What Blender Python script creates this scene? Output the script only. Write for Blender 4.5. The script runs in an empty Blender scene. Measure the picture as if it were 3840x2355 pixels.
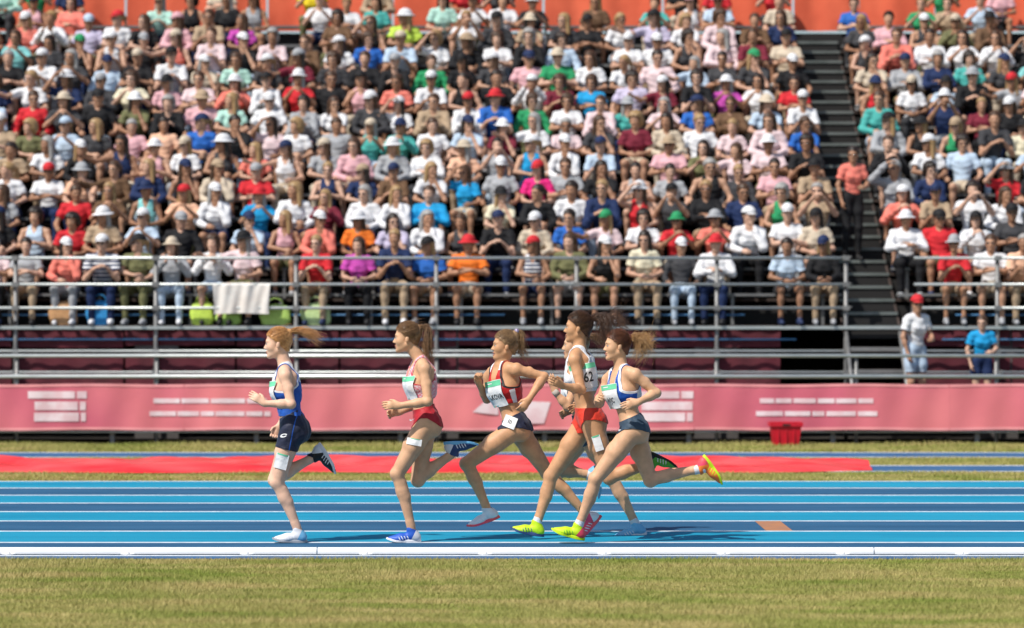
import bpy, math, random
import numpy as np
from mathutils import Vector, Matrix
from mathutils.bvhtree import BVHTree

random.seed(7)
RNG = np.random.default_rng(7)
SC = bpy.context.scene
COL = SC.collection

# ------------------------------------------------------------------ camera
F = 11870.0            # focal length in pixels of the 3840 px wide photograph
CH = 1.766             # camera height
cam_d = bpy.data.cameras.new('camera'); cam = bpy.data.objects.new('camera', cam_d); COL.objects.link(cam)
cam.location = (0, 0, CH); cam.rotation_euler = (math.pi/2, 0, 0)
cam_d.sensor_width = 36.0; cam_d.lens = 36.0*F/3840.0
cam_d.shift_y = -14.5/3840.0
cam_d.clip_start = 0.5; cam_d.clip_end = 600
cam_d.dof.use_dof = True; cam_d.dof.focus_distance = 24.0; cam_d.dof.aperture_fstop = 2.0
SC.camera = cam
# ------------------------------------------------------------------ light
SUN_EL = math.radians(52); SUN_TILT = math.radians(42)
sdir = Vector((-math.cos(SUN_EL)*math.cos(SUN_TILT), -math.cos(SUN_EL)*math.sin(SUN_TILT), math.sin(SUN_EL)))
W = bpy.data.worlds.new('World'); SC.world = W; W.use_nodes = True
nt = W.node_tree; bg = nt.nodes['Background']
sky = nt.nodes.new('ShaderNodeTexSky'); sky.sky_type = 'NISHITA'; sky.sun_disc = False
sky.sun_elevation = SUN_EL; sky.sun_rotation = math.atan2(sdir.x, sdir.y)
nt.links.new(sky.outputs[0], bg.inputs[0]); bg.inputs[1].default_value = 0.11
sl = bpy.data.lights.new('sun', 'SUN'); sl.energy = 4.6; sl.angle = math.radians(0.5); sl.color = (1, .95, .87)
so = bpy.data.objects.new('sun', sl); COL.objects.link(so)
so.rotation_euler = (-sdir).to_track_quat('-Z', 'Y').to_euler()
SC.view_settings.view_transform = 'Standard'; SC.view_settings.look = 'None'
SC.view_settings.exposure = 0.08; SC.view_settings.gamma = 1.0
SC.cycles.max_bounces = 5; SC.cycles.diffuse_bounces = 3; SC.cycles.transparent_max_bounces = 4

# ------------------------------------------------------------------ helpers
def P(px, py, d):
    return np.array([(px-1920.0)*d/F, d, CH-(py-1163.0)*d/F])
def lin(r, g, b):
    return tuple(((c/255.)/12.92 if c/255. <= .04045 else ((c/255.+.055)/1.055)**2.4) for c in (r, g, b))
MATS = {}
def mat(name, col=(.5,.5,.5), rough=.6, col2=None, scale=8., stretch=(1,1,1), bump=0., bscale=None, metal=0., spec=.4,
        use_obj=False, detail=4., sss=0., attr=None, lo=.35, hi=.65, sheen=0.):
    if name in MATS: return MATS[name]
    m = bpy.data.materials.new(name); m.use_nodes = True; n = m.node_tree; L = n.links
    b = n.nodes['Principled BSDF']; b.inputs['Roughness'].default_value = rough; b.inputs['Metallic'].default_value = metal
    b.inputs['Specular IOR Level'].default_value = spec
    if sss: b.inputs['Subsurface Weight'].default_value = sss; b.inputs['Subsurface Radius'].default_value = (.012,.005,.003); b.inputs['Subsurface Scale'].default_value = 1.
    if sheen: b.inputs['Sheen Weight'].default_value = sheen
    tc = n.nodes.new('ShaderNodeTexCoord'); mp = n.nodes.new('ShaderNodeMapping'); mp.inputs['Scale'].default_value = stretch
    L.new(tc.outputs['Object'], mp.inputs[0])
    base = None
    if use_obj:
        oi = n.nodes.new('ShaderNodeObjectInfo'); base = oi.outputs['Color']
    elif attr:
        an = n.nodes.new('ShaderNodeAttribute'); an.attribute_name = attr; base = an.outputs['Color']
    if col2 is not None or base is not None:
        nz = n.nodes.new('ShaderNodeTexNoise'); nz.inputs['Scale'].default_value = scale; nz.inputs['Detail'].default_value = detail
        L.new(mp.outputs[0], nz.inputs['Vector'])
        mr = n.nodes.new('ShaderNodeMapRange'); mr.inputs[1].default_value = lo; mr.inputs[2].default_value = hi
        L.new(nz.outputs[0], mr.inputs[0])
        mx = n.nodes.new('ShaderNodeMix'); mx.data_type = 'RGBA'
        L.new(mr.outputs[0], mx.inputs[0])
        if base is not None:
            hv = n.nodes.new('ShaderNodeHueSaturation'); hv.inputs['Value'].default_value = .82; L.new(base, hv.inputs['Color'])
            L.new(hv.outputs[0], mx.inputs[6]); L.new(base, mx.inputs[7])
        else:
            mx.inputs[6].default_value = (*col, 1); mx.inputs[7].default_value = (*col2, 1)
        L.new(mx.outputs[2], b.inputs['Base Color'])
    else:
        b.inputs['Base Color'].default_value = (*col, 1)
    if bump:
        n2 = n.nodes.new('ShaderNodeTexNoise'); n2.inputs['Scale'].default_value = bscale or scale*3; n2.inputs['Detail'].default_value = 3
        L.new(mp.outputs[0], n2.inputs['Vector'])
        bp = n.nodes.new('ShaderNodeBump'); bp.inputs['Strength'].default_value = bump; bp.inputs['Distance'].default_value = .02
        L.new(n2.outputs[0], bp.inputs['Height']); L.new(bp.outputs[0], b.inputs['Normal'])
    MATS[name] = m; return m

def link(name, me, m=None, parent=None, loc=None):
    o = bpy.data.objects.new(name, me); COL.objects.link(o)
    if m is not None and me is not None and hasattr(me, 'materials') and len(me.materials) == 0:
        for x in (m if isinstance(m, (list, tuple)) else [m]): me.materials.append(x)
    if parent is not None: o.parent = parent
    if loc is not None: o.location = loc
    return o
def tag(o, label=None, cat=None, group=None, kind=None):
    if label: o['label'] = label
    if cat: o['category'] = cat
    if group: o['group'] = group
    if kind: o['kind'] = kind
    return o
def empty(name, loc=(0,0,0)):
    o = bpy.data.objects.new(name, None); COL.objects.link(o); o.location = loc; o.empty_display_size = .1
    return o
def npmesh(name, V, Fs, smooth=True, midx=None):
    """Fs array (n,3) or (n,4)"""
    V = np.asarray(V, dtype=np.float32); Fs = np.asarray(Fs, dtype=np.int32)
    me = bpy.data.meshes.new(name)
    nf, k = Fs.shape
    me.vertices.add(len(V)); me.vertices.foreach_set('co', V.ravel())
    me.loops.add(nf*k); me.loops.foreach_set('vertex_index', Fs.ravel())
    me.polygons.add(nf); me.polygons.foreach_set('loop_start', np.arange(0, nf*k, k, dtype=np.int32))
    me.polygons.foreach_set('loop_total', np.full(nf, k, dtype=np.int32))
    me.polygons.foreach_set('use_smooth', np.full(nf, smooth, dtype=bool))
    if midx is not None: me.polygons.foreach_set('material_index', np.asarray(midx, dtype=np.int32))
    me.update(calc_edges=True); me.validate()
    return me
class MB:
    """collects boxes / tubes / lathes into one mesh"""
    def __init__(s): s.v = []; s.f = []; s.sm = []
    def box(s, x0, x1, y0, y1, z0, z1):
        i = len(s.v); s.v += [(x,y,z) for z in (z0,z1) for y in (y0,y1) for x in (x0,x1)]
        for q in ((0,2,3,1),(4,5,7,6),(0,1,5,4),(2,6,7,3),(0,4,6,2),(1,3,7,5)): s.f.append(tuple(i+a for a in q)); s.sm.append(False)
        return s
    def tube(s, a, b, r, n=8, r2=None, cap=True):
        a = Vector(a); b = Vector(b); d = (b-a).normalized(); u = d.orthogonal().normalized(); w = d.cross(u); r2 = r if r2 is None else r2
        i = len(s.v)
        for p, rr in ((a, r), (b, r2)):
            for k in range(n):
                t = 2*math.pi*k/n; s.v.append(tuple(p+(u*math.cos(t)+w*math.sin(t))*rr))
        for k in range(n): s.f.append((i+k, i+(k+1)%n, i+n+(k+1)%n, i+n+k)); s.sm.append(True)
        if cap: s.f.append(tuple(i+k for k in reversed(range(n)))); s.f.append(tuple(i+n+k for k in range(n))); s.sm += [False, False]
        return s
    def prism(s, pts, y0, y1):      # polygon in x,z extruded in y
        i = len(s.v); n = len(pts); s.v += [(x,y0,z) for x,z in pts]+[(x,y1,z) for x,z in pts]
        s.f.append(tuple(range(i,i+n))); s.f.append(tuple(i+n+k for k in reversed(range(n)))); s.sm += [False]*2
        for k in range(n): s.f.append((i+k, i+n+k, i+n+(k+1)%n, i+(k+1)%n)); s.sm.append(False)
        return s
    def quad(s, *p):
        i = len(s.v); s.v += list(p); s.f.append(tuple(range(i, i+len(p)))); s.sm.append(False); return s
    def mesh(s, name='mesh'):
        me = bpy.data.meshes.new(name); me.from_pydata([tuple(map(float, q)) for q in s.v], [], s.f)
        me.polygons.foreach_set('use_smooth', s.sm); me.update(); return me
    def obj(s, name, m, parent=None, loc=None): return link(name, s.mesh(name), m, parent, loc)
def grid_mesh(name, fn, nu, nv, smooth=True):
    u = np.linspace(0,1,nu); v = np.linspace(0,1,nv); U, Vv = np.meshgrid(u, v, indexing='ij')
    X, Y, Z = fn(U, Vv); V = np.stack([X,Y,Z], -1).reshape(-1,3)
    idx = np.arange(nu*nv).reshape(nu,nv)
    Q = np.stack([idx[:-1,:-1], idx[1:,:-1], idx[1:,1:], idx[:-1,1:]], -1).reshape(-1,4)
    return npmesh(name, V, Q, smooth)

# ------------------------------------------------------------------ implicit body toolkit
def rot(f, l, u): return np.stack([f, l, u], 0)     # rows: local axes
class Field:
    BIG = .2
    def __init__(s, lo, hi, h):
        s.lo = np.asarray(lo, float); s.h = h; s.n = np.ceil((np.asarray(hi)-s.lo)/h).astype(int)+1
        s.A = np.full(s.n, s.BIG, dtype=np.float32)
    def win(s, lo, hi):
        a = np.clip(np.floor((np.asarray(lo)-s.lo)/s.h).astype(int), 0, s.n); b = np.clip(np.ceil((np.asarray(hi)-s.lo)/s.h).astype(int)+1, 0, s.n)
        g = [s.lo[i]+s.h*np.arange(a[i], b[i]) for i in range(3)]
        return tuple(slice(a[i], b[i]) for i in range(3)), g
    def put(s, prim, k, sub=False):
        lo, hi, fn = prim; m = k+2.5*s.h; sl_, g = s.win(lo-m, hi+m)
        if any(len(q) == 0 for q in g): return
        D = fn(g[0][:,None,None], g[1][None,:,None], g[2][None,None,:]).astype(np.float32)
        a = s.A[sl_]
        if sub:
            b = -D; hh = np.maximum(k-np.abs(a-b), 0)/k; s.A[sl_] = np.maximum(a, b)+hh*hh*k*.25
        else:
            hh = np.maximum(k-np.abs(a-D), 0)/k; s.A[sl_] = np.minimum(a, D)-hh*hh*k*.25
    def group(s, prims, k, kmerge):
        if not prims: return
        g = Field.__new__(Field)
        lo = np.min([p[0] for p in prims], 0); hi = np.max([p[1] for p in prims], 0); m = kmerge+k+3*s.h
        sl_, gg = s.win(lo-m, hi+m); g.lo = np.array([q[0] for q in gg]); g.h = s.h; g.n = np.array([len(q) for q in gg])
        g.A = np.full(g.n, s.BIG, dtype=np.float32)
        for p in prims:
            if len(p) == 4: g.put(p[:3], p[3])
            else: g.put(p, k)
        a = s.A[sl_]; b = g.A; hh = np.maximum(kmerge-np.abs(a-b), 0)/kmerge; s.A[sl_] = np.minimum(a, b)-hh*hh*kmerge*.25
    def mesh(s, level=0.):
        A = s.A-level; S = A < 0
        n = A.shape; c = np.zeros((n[0]-1, n[1]-1, n[2]-1), np.int8)
        for i in (0,1):
            for j in (0,1):
                for k in (0,1): c += S[i:n[0]-1+i, j:n[1]-1+j, k:n[2]-1+k]
        act = np.argwhere((c > 0) & (c < 8))
        ids = np.full(c.shape, -1, np.int32); ids[act[:,0], act[:,1], act[:,2]] = np.arange(len(act))
        cor = [(i,j,k) for i in (0,1) for j in (0,1) for k in (0,1)]
        val = {q: A[act[:,0]+q[0], act[:,1]+q[1], act[:,2]+q[2]] for q in cor}
        acc = np.zeros((len(act),3)); cnt = np.zeros(len(act))
        for q in cor:
            for ax in range(3):
                if q[ax] == 0:
                    r = list(q); r[ax] = 1; r = tuple(r); fa, fb = val[q], val[r]; mk = (fa < 0) != (fb < 0)
                    t = np.where(mk, fa/np.where(mk, fa-fb, 1), 0); p = np.tile(np.array(q, float), (len(act),1)); p[:,ax] = t
                    acc += p*mk[:,None]; cnt += mk
        V = s.lo+s.h*(act+acc/cnt[:,None])
        Q = []
        for ax in range(3):
            o1, o2 = [(1,2),(2,0),(0,1)][ax]
            a0 = [slice(None)]*3; a1 = [slice(None)]*3; a0[ax] = slice(0,-1); a1[ax] = slice(1,None)
            d = S[tuple(a0)].astype(np.int8)-S[tuple(a1)].astype(np.int8)
            e = np.argwhere(d != 0); e = e[(e[:,o1] > 0) & (e[:,o2] > 0) & (e[:,o1] < n[o1]-1) & (e[:,o2] < n[o2]-1)]
            sg = d[e[:,0], e[:,1], e[:,2]]
            def cell(da, db):
                q = e.copy(); q[:,o1] -= da; q[:,o2] -= db; return ids[q[:,0], q[:,1], q[:,2]]
            q = np.stack([cell(1,1), cell(0,1), cell(0,0), cell(1,0)], -1)
            q[sg < 0] = q[sg < 0][:, ::-1]; Q.append(q)
        Q = np.concatenate(Q); Q = Q[(Q >= 0).all(1)]
        return V, Q
def rcone(a, b, ra, rb, flat=None, s=1.):
    """tapered capsule; optionally flattened along unit axis `flat` by factor s"""
    a = np.asarray(a, float); b = np.asarray(b, float); R = max(ra, rb); ab = b-a; L2 = max(ab@ab, 1e-9)
    def fn(x, y, z):
        px, py, pz = x-a[0], y-a[1], z-a[2]
        t = np.clip((px*ab[0]+py*ab[1]+pz*ab[2])/L2, 0, 1)
        dx, dy, dz = px-t*ab[0], py-t*ab[1], pz-t*ab[2]
        if flat is not None:
            c = dx*flat[0]+dy*flat[1]+dz*flat[2]; e = c*(1/s-1); dx = dx+e*flat[0]; dy = dy+e*flat[1]; dz = dz+e*flat[2]
        r = ra+(rb-ra)*t
        d = np.sqrt(dx*dx+dy*dy+dz*dz)-r
        return d*(s if flat is not None else 1.) if flat is not None else d
    return (np.minimum(a, b)-R, np.maximum(a, b)+R, fn)
def ell(c, rad, R=None):
    c = np.asarray(c, float); rad = np.asarray(rad, float); R = np.eye(3) if R is None else R; m = rad.max()
    def fn(x, y, z):
        px, py, pz = x-c[0], y-c[1], z-c[2]; k0 = 0; k1 = 0
        for i in range(3):
            q = px*R[i,0]+py*R[i,1]+pz*R[i,2]; k0 = k0+(q/rad[i])**2; k1 = k1+(q/rad[i]**2)**2
        k0 = np.sqrt(k0); return k0*(k0-1)/np.maximum(np.sqrt(k1), 1e-6)
    return (c-m, c+m, fn)
def unit(v): v = np.asarray(v, float); return v/np.linalg.norm(v)
def orth(v, d): v = v-d*(v@d); return unit(v)
def vnormals(V, Fc):
    a, b, c = V[Fc[:,0]], V[Fc[:,1]], V[Fc[:,2]]; n = np.cross(b-a, c-a); N = np.zeros_like(V)
    for i in range(3): np.add.at(N, Fc[:,i], n)
    return N/np.maximum(np.linalg.norm(N, axis=1), 1e-9)[:,None]
def tri(Q): return np.concatenate([Q[:, [0,1,2]], Q[:, [0,2,3]]]) if Q.shape[1] == 4 else Q
def split(V, T, g):
    """cut triangles along g=0; returns V, T, side (True where g>0)"""
    s = g > 0; c = s[T].sum(1); keep = (c == 0) | (c == 3)
    T0 = T[keep]; side0 = c[keep] == 3; M = T[~keep]
    if len(M) == 0: return V, T0, side0
    sm = s[M]; one = sm.sum(1) == 1
    lone = np.where(one, sm.argmax(1), (~sm).argmax(1)); r = np.arange(len(M))
    A = M[r, lone]; B = M[r, (lone+1)%3]; C = M[r, (lone+2)%3]
    E = np.concatenate([np.sort(np.stack([A,B],1),1), np.sort(np.stack([A,C],1),1)])
    U, inv = np.unique(E, axis=0, return_inverse=True); inv = inv.ravel()
    ga, gb = g[U[:,0]], g[U[:,1]]; t = (ga/(ga-gb))[:,None]; NV = V[U[:,0]]*(1-t)+V[U[:,1]]*t
    ib = inv[:len(M)]+len(V); ic = inv[len(M):]+len(V)
    T1 = np.stack([A, ib, ic], 1); T2 = np.stack([ib, B, C], 1); T3 = np.stack([ib, C, ic], 1)
    return np.concatenate([V, NV]), np.concatenate([T0, T1, T2, T3]), np.concatenate([side0, one, ~one, ~one])
def compact(V, T):
    u, inv = np.unique(T, return_inverse=True); return V[u], inv.reshape(T.shape), u
def shell(V, T, th):
    """give an open cut surface a thin inward edge"""
    e = np.concatenate([T[:,[0,1]], T[:,[1,2]], T[:,[2,0]]]); key = np.sort(e,1)
    _, inv, cnt = np.unique(key, axis=0, return_inverse=True, return_counts=True); b = e[cnt[inv.ravel()] == 1]
    if len(b) == 0: return V, T
    N = vnormals(V, T); ub, ii = np.unique(b, return_inverse=True); ii = ii.reshape(b.shape); base = len(V)
    NV = V[ub]-N[ub]*th; q = np.stack([b[:,1], b[:,0], ii[:,0]+base, ii[:,1]+base], 1)
    return np.concatenate([V, NV]), np.concatenate([T, tri(q)])
def cut(V, T, g, th=.006):
    V, T, s = split(V, T, g); V, T, _ = compact(V, T[s]); return V, T
def bvh(V, T): return BVHTree.FromPolygons([tuple(v) for v in V.tolist()], T.tolist())
def decal(name, pts2, faces, org, ax, ay, dr, tree, off, m, parent, far=.35, grid=None):
    """project a flat 2D shape onto a body surface along dr (pointing into the body)"""
    out = []; last = None
    for a, b in pts2:
        p = org+ax*a+ay*b-dr*far; hit = tree.ray_cast(Vector(p), Vector(dr), far+.12)
        q = np.array(hit[0]) if hit[0] is not None else None
        out.append((p, q))
    ds = [float((q-p)@dr) for p, q in out if q is not None]
    if not ds: return None
    dm = float(np.median(ds)); vv = []
    for p, q in out:
        d = dm if q is None else min(max(float((q-p)@dr), dm-.05), dm+.05)
        vv.append(p+dr*(d-off))
    if grid is not None and len(vv) == (grid[0]+1)*(grid[1]+1):
        D_ = np.array([np.nan if q is None else min(max(float((q-p)@dr), dm-.06), dm+.06) for p, q in out]).reshape(grid[1]+1, grid[0]+1)
        for _ in range(40):
            if not np.isnan(D_).any(): break
            pd = np.pad(D_, 1, constant_values=np.nan); st = np.stack([pd[:-2,1:-1], pd[2:,1:-1], pd[1:-1,:-2], pd[1:-1,2:]])
            with np.errstate(all='ignore'):
                import warnings; warnings.simplefilter('ignore'); mn = np.nanmean(st, 0)
            D_ = np.where(np.isnan(D_), mn, D_)
        S_ = D_.copy()
        for _ in range(14):
            pd = np.pad(S_, 1, mode='edge'); S_ = np.minimum(D_, (pd[:-2,1:-1]+pd[2:,1:-1]+pd[1:-1,:-2]+pd[1:-1,2:])/4)
        S_ = S_.ravel(); vv = [p+dr*(S_[i]-off) for i, (p, q) in enumerate(out)]
    me = bpy.data.meshes.new(name); me.from_pydata([tuple(v) for v in vv], [], faces)
    me.polygons.foreach_set('use_smooth', [True]*len(me.polygons))
    me.update(); return link(name, me, m, parent)
def gridpts(w, h, nx, ny, x0=0, y0=0):
    pts = [(x0+w*(i/nx-.5), y0+h*(j/ny-.5)) for j in range(ny+1) for i in range(nx+1)]
    fc = [(j*(nx+1)+i, j*(nx+1)+i+1, (j+1)*(nx+1)+i+1, (j+1)*(nx+1)+i) for j in range(ny) for i in range(nx)]
    return pts, fc
def text2d(body, size):
    cu = bpy.data.curves.new('lettering', 'FONT'); cu.body = body; cu.size = size; cu.align_x = 'CENTER'; cu.align_y = 'CENTER'
    cu.resolution_u = 3; cu.offset = size*.018
    o = bpy.data.objects.new('lettering', cu); me = o.to_mesh()
    pts = [(v.co.x, v.co.y) for v in me.vertices]; fc = [tuple(p.vertices) for p in me.polygons]
    o.to_mesh_clear(); bpy.data.objects.remove(o); bpy.data.curves.remove(cu); return pts, fc
def strands(paths, r0, r1, taper=True):
    """paths list of (n,3) arrays, same n -> thin triangular tubes"""
    n = len(paths[0]); Vs = []; Ts = []; base = 0
    for p in paths:
        tg = np.gradient(p, axis=0); tg /= np.maximum(np.linalg.norm(tg, axis=1), 1e-9)[:,None]
        ref = np.array([.3,.2,.93]); a = np.cross(tg, ref); a /= np.maximum(np.linalg.norm(a,axis=1),1e-9)[:,None]; b = np.cross(tg, a)
        t = np.linspace(0,1,n); r = (r0*(1-t)+r1*t)[:,None]
        ring = [p+r*(a*math.cos(q)+b*math.sin(q)) for q in (0, 2.09, 4.19)]
        Vs.append(np.stack(ring, 1).reshape(-1,3))
        i = np.arange(n-1)*3+base
        for k in range(3):
            k2 = (k+1)%3; Ts.append(np.stack([i+k, i+k2, i+3+k2, i+3+k], 1))
        base += 3*n
    return np.concatenate(Vs), np.concatenate(Ts)

# ---- anatomy ----------------------------------------------------------------
def frame(yaw_fwd, up):
    u = unit(up); f = orth(np.asarray(yaw_fwd, float), u); l = np.cross(u, f); return f, l, u
def torso_prims(sh, pv, C, H, neck, g=1., male=False):
    f, l, u = C; pf, pl, pu = H; R = rot(f,l,u); RP = rot(pf,pl,pu); pr = []
    T = np.linalg.norm(sh-pv)/.45; fm = .5*(f+pf); fm = orth(fm, u); lm = np.cross(u, fm); RM = rot(fm, lm, u)
    w = 1.08 if male else 1.
    pr.append(ell(sh-u*.135*T+f*.005, (.106*g, .132*w*g, .165*T), R))
    pr.append(rcone(sh+l*.105*w-u*.015, sh-l*.105*w-u*.015, .052, .052, f, .9))
    pr.append(rcone(neck-f*.012, sh+l*.10-u*.002, .036, .034)); pr.append(rcone(neck-f*.012, sh-l*.10-u*.002, .036, .034))
    pr.append(rcone(sh-f*.055+l*.06-u*.05, sh-f*.055+l*.045-u*.22*T, .04, .035)); pr.append(rcone(sh-f*.055-l*.06-u*.05, sh-f*.055-l*.045-u*.22*T, .04, .035))
    for s in (1,-1):
        if male: pr.append(ell(sh-u*.10*T+f*.06+l*s*.065, (.04,.07,.05), R))
        else: pr.append(ell(sh-u*.155*T+f*.072+l*s*.062, (.045,.052,.05), R))
    mid = sh*.42+pv*.58
    pr.append(ell(mid+fm*.008, (.078*g, .108*g*w, .13*T), RM))
    pr.append(ell(pv+pu*.10+pf*.022, (.07*g,.095*g,.10), RP))
    pr.append(ell(pv+pu*.025-pf*.005, (.092*g,.148*g*(.95 if male else 1), .10), RP))
    for s in (1,-1): pr.append(ell(pv-pf*.05+pl*s*.068-pu*.035, (.075,.08,.09), RP))
    return pr
def head_prims(hc, H, neck, s=1., mouth_open=0., male=False):
    f, l, u = H; R = rot(f,l,u); q = lambda a,b,c: hc+(f*a+l*b+u*c)*s
    pr = [ell(q(-.014,0,.045), np.array((.093,.074,.084))*s, R),
          ell(q(.032,0,-.012), np.array((.055,.056,.085))*s, R),
          ell(q(.040,0,-.068), np.array((.042,.042,.034))*s, R),
          rcone(q(-.002,.047,-.045), q(.060,.012,-.088), .017*s, .015*s)+(.022,), rcone(q(-.002,-.047,-.045), q(.060,-.012,-.088), .017*s, .015*s)+(.022,),
          ell(q(.072,0,-.092), np.array((.017,.019,.017))*s, R)+(.012,),
          ell(q(.072,0,.03), np.array((.016,.048,.013))*s, R)+(.014,),
          rcone(q(.081,0,.014), q(.101,0,-.022), .0065*s, .0095*s)+(.009,),
          ell(q(.091,.009,-.027), np.array((.010,.007,.007))*s, R)+(.006,), ell(q(.091,-.009,-.027), np.array((.010,.007,.007))*s, R)+(.006,),
          ell(q(.050,.034,-.016), np.array((.028,.024,.030))*s, R)+(.03,), ell(q(.050,-.034,-.016), np.array((.028,.024,.030))*s, R)+(.03,),
          ell(q(.086,0,-.052), np.array((.009,.021,.0055))*s, R)+(.006,), ell(q(.083,0,-.065-.012*mouth_open), np.array((.009,.018,.006))*s, R)+(.006,)]
    for t in (1,-1):
        tilt = unit(u-f*.25); pr.append(ell(q(-.006,.074*t,-.004), np.array((.016,.0085,.029))*s, rot(orth(f,tilt), l, tilt))+(.006,))
    pr.append(rcone(q(-.022,0,-.045), neck-f*0, .050*s, .054*s)+(.03,))
    sub = [ell(q(.092,.030,.006), np.array((.014,.014,.009))*s, R), ell(q(.092,-.030,.006), np.array((.014,.014,.009))*s, R)]
    if mouth_open: sub.append(ell(q(.092,0,-.0635), np.array((.014,.014,.006*mouth_open))*s, R))
    return pr, sub
def arm_prims(S, E, Wr, g=1.):
    d1 = unit(E-S); d2 = unit(Wr-E); n = np.cross(d1, d2); n = unit(n) if np.linalg.norm(n) > 1e-3 else unit(np.cross(d1, [0,1,.1])); b1 = np.cross(n, d1)
    L1 = np.linalg.norm(E-S); L2 = np.linalg.norm(Wr-E)
    return [ell(S+d1*.02, (.050*g,.050*g,.056*g)), rcone(S+d1*.02, E, .043*g, .033*g), ell(S+d1*L1*.52+b1*.008, (.03*g,.03*g,.03*g)), ell(S+d1*L1*.5-b1*.012, (.034*g,.034*g,.04*g)),
            rcone(E, E+d2*L2*.38, .034*g, .036*g), rcone(E+d2*L2*.3, Wr, .035*g, .0225*g), ell(E, (.035*g,)*3)]
def hand_prims(Wr, d, n, t, curl=.5, s=1., spread=.12):
    """d finger direction, n palm normal (fingers curl towards n), t towards the thumb"""
    d = unit(d); n = orth(n, d); t0 = np.cross(n, d); t = t0 if t0@t > 0 else -t0
    pr = [rcone(Wr+d*.02*s, Wr+d*.068*s, .026*s, .034*s, n, .48), rcone(Wr-d*.01*s, Wr+d*.02*s, .022*s, .026*s, n, .7)]
    for i, (o, ln) in enumerate(((.027,.072),(.009,.080),(-.009,.074),(-.026,.058))):
        base = Wr+(d*.078+t*o)*s; dd = unit(d+t*o*spread*60*.15); a = 0
        p = base; c = curl*(1+.12*i)
        for sgm, (fr, r) in enumerate(((.45,.0088),(.3,.0080),(.25,.0072))):
            a += c*(.9 if sgm == 0 else 1.0); q = p+(dd*math.cos(a)+n*math.sin(a))*ln*fr*s
            pr.append(rcone(p, q, r*s, (r-.0006)*s)+(.003,)); p = q
    b = Wr+(d*.022+t*.022)*s; m = b+(d*.026+t*.020+n*.012)*s; e = m+(d*.028+t*.004+n*.010)*s
    pr.append(rcone(b, m, .0125*s, .0105*s)+(.006,)); pr.append(rcone(m, e, .0105*s, .0085*s)+(.003,))
    return pr
def leg_prims(Hp, K, A, pf, g=1.):
    d1 = unit(K-Hp); d2 = unit(A-K); fw = orth(pf, d1); L1 = np.linalg.norm(K-Hp); L2 = np.linalg.norm(A-K)
    fk = unit(d1-d2); fk = fk if np.linalg.norm(d1-d2) > .15 else fw      # knee direction
    fk = orth(fk, d2)
    return [rcone(Hp, Hp+d1*L1*.45, .084*g, .073*g), rcone(Hp+d1*L1*.4, K, .073*g, .050*g), ell(Hp+d1*L1*.45+fw*.018, np.array((.06,.06,.06))*g),
            rcone(Hp+d1*L1*.3-fw*.02, Hp+d1*L1*.85-fw*.016, .052*g, .036*g),
            ell(K+fk*.010, np.array((.045,.045,.047))*g), rcone(K, K+d2*L2*.34, .046*g, .044*g),
            rcone(K+d2*L2*.16-fk*.020, K+d2*L2*.42-fk*.018, .032*g, .036*g), rcone(K+d2*L2*.3, K+d2*L2*.92, .042*g, .027*g), rcone(K+d2*L2*.42-fk*.018, K+d2*L2*.9-fk*.012, .033*g, .017*g),
            rcone(K+d2*L2*.85, A, .028*g, .031*g)]

M_SKIN = mat('skin', use_obj=True, rough=.5, sss=.05, scale=16, bump=.08, bscale=120, spec=.32)
M_WHITE = mat('white_fabric', (.72,.73,.77), .75, (.80,.80,.83), scale=20, bump=.35, bscale=28)
M_PAPER = mat('race_number_paper', (.80,.81,.83), .6, (.86,.86,.86), scale=9, bump=.25, bscale=30)
M_GREEN = mat('green_print', lin(110,205,160), .6)
M_INK = mat('black_print', (.03,.03,.035), .6)
M_EYEW = mat('eye_white', (.7,.68,.66), .25); M_IRIS = mat('eye_iris', (.02,.016,.014), .2)
M_LIP = mat('lip', (.42,.13,.11), .45)
def cloth(name, c, k=.8): return mat(name, c, .62, tuple(x*k for x in c), scale=18, bump=.35, bscale=26, sheen=.1)
M_RED = cloth('red_knit', (.62,.012,.015)); M_NAVY = cloth('navy_knit', (.012,.016,.045)); M_BLUE = cloth('blue_knit', (.01,.10,.50))
M_BLACK = cloth('black_knit', (.012,.012,.014)); M_ORED = cloth('orange_red_knit', (.78,.045,.02)); M_DRED = cloth('crimson_knit', (.45,.008,.02))
M_PINK = mat('pink_patterned_knit', (.75,.16,.24), .6, (.80,.66,.70), scale=90, lo=.45, hi=.55)
M_SLATE = cloth('slate_knit', (.03,.06,.10))

# ------------------------------------------------------------------ setting
M_GRASSG = mat('dry_turf', lin(126,134,60), .9, lin(158,148,92), scale=1.6, bump=.8, bscale=60, spec=.1, stretch=(1,1.6,1))
M_TL = mat('track_light_blue', lin(16,132,166), .82, lin(34,148,180), scale=1.2, bump=.25, bscale=300, spec=.2, stretch=(.3,2,1), detail=9)
M_TD = mat('track_dark_blue', lin(38,84,118), .82, lin(50,97,132), scale=1.2, bump=.25, bscale=300, spec=.2, stretch=(.5,2,1))
M_LINE = mat('track_line_paint', (.80,.82,.84), .7, (.62,.67,.72), scale=9, stretch=(1,1,1), detail=8)
M_RW = mat('runway_blue', lin(54,92,132), .85, lin(64,104,145), scale=2, bump=.2, bscale=200, spec=.2)
def sheet(name, x0, x1, y0, y1, z, m, parent=None, kind=None):
    b = MB(); b.quad((x0,y0,z),(x1,y0,z),(x1,y1,z),(x0,y1,z)); o = b.obj(name, m, parent)
    if kind: o['kind'] = kind
    return o
sheet('ground', -300, 300, -60, 420, 0, M_GRASSG, kind='structure')
def slab(x0, x1, y0, y1, z1, m, name, parent, z0=.001):
    return MB().box(x0,x1,y0,y1,z0,z1).obj(name, m, parent)
XL, XR = -40, 40
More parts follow.
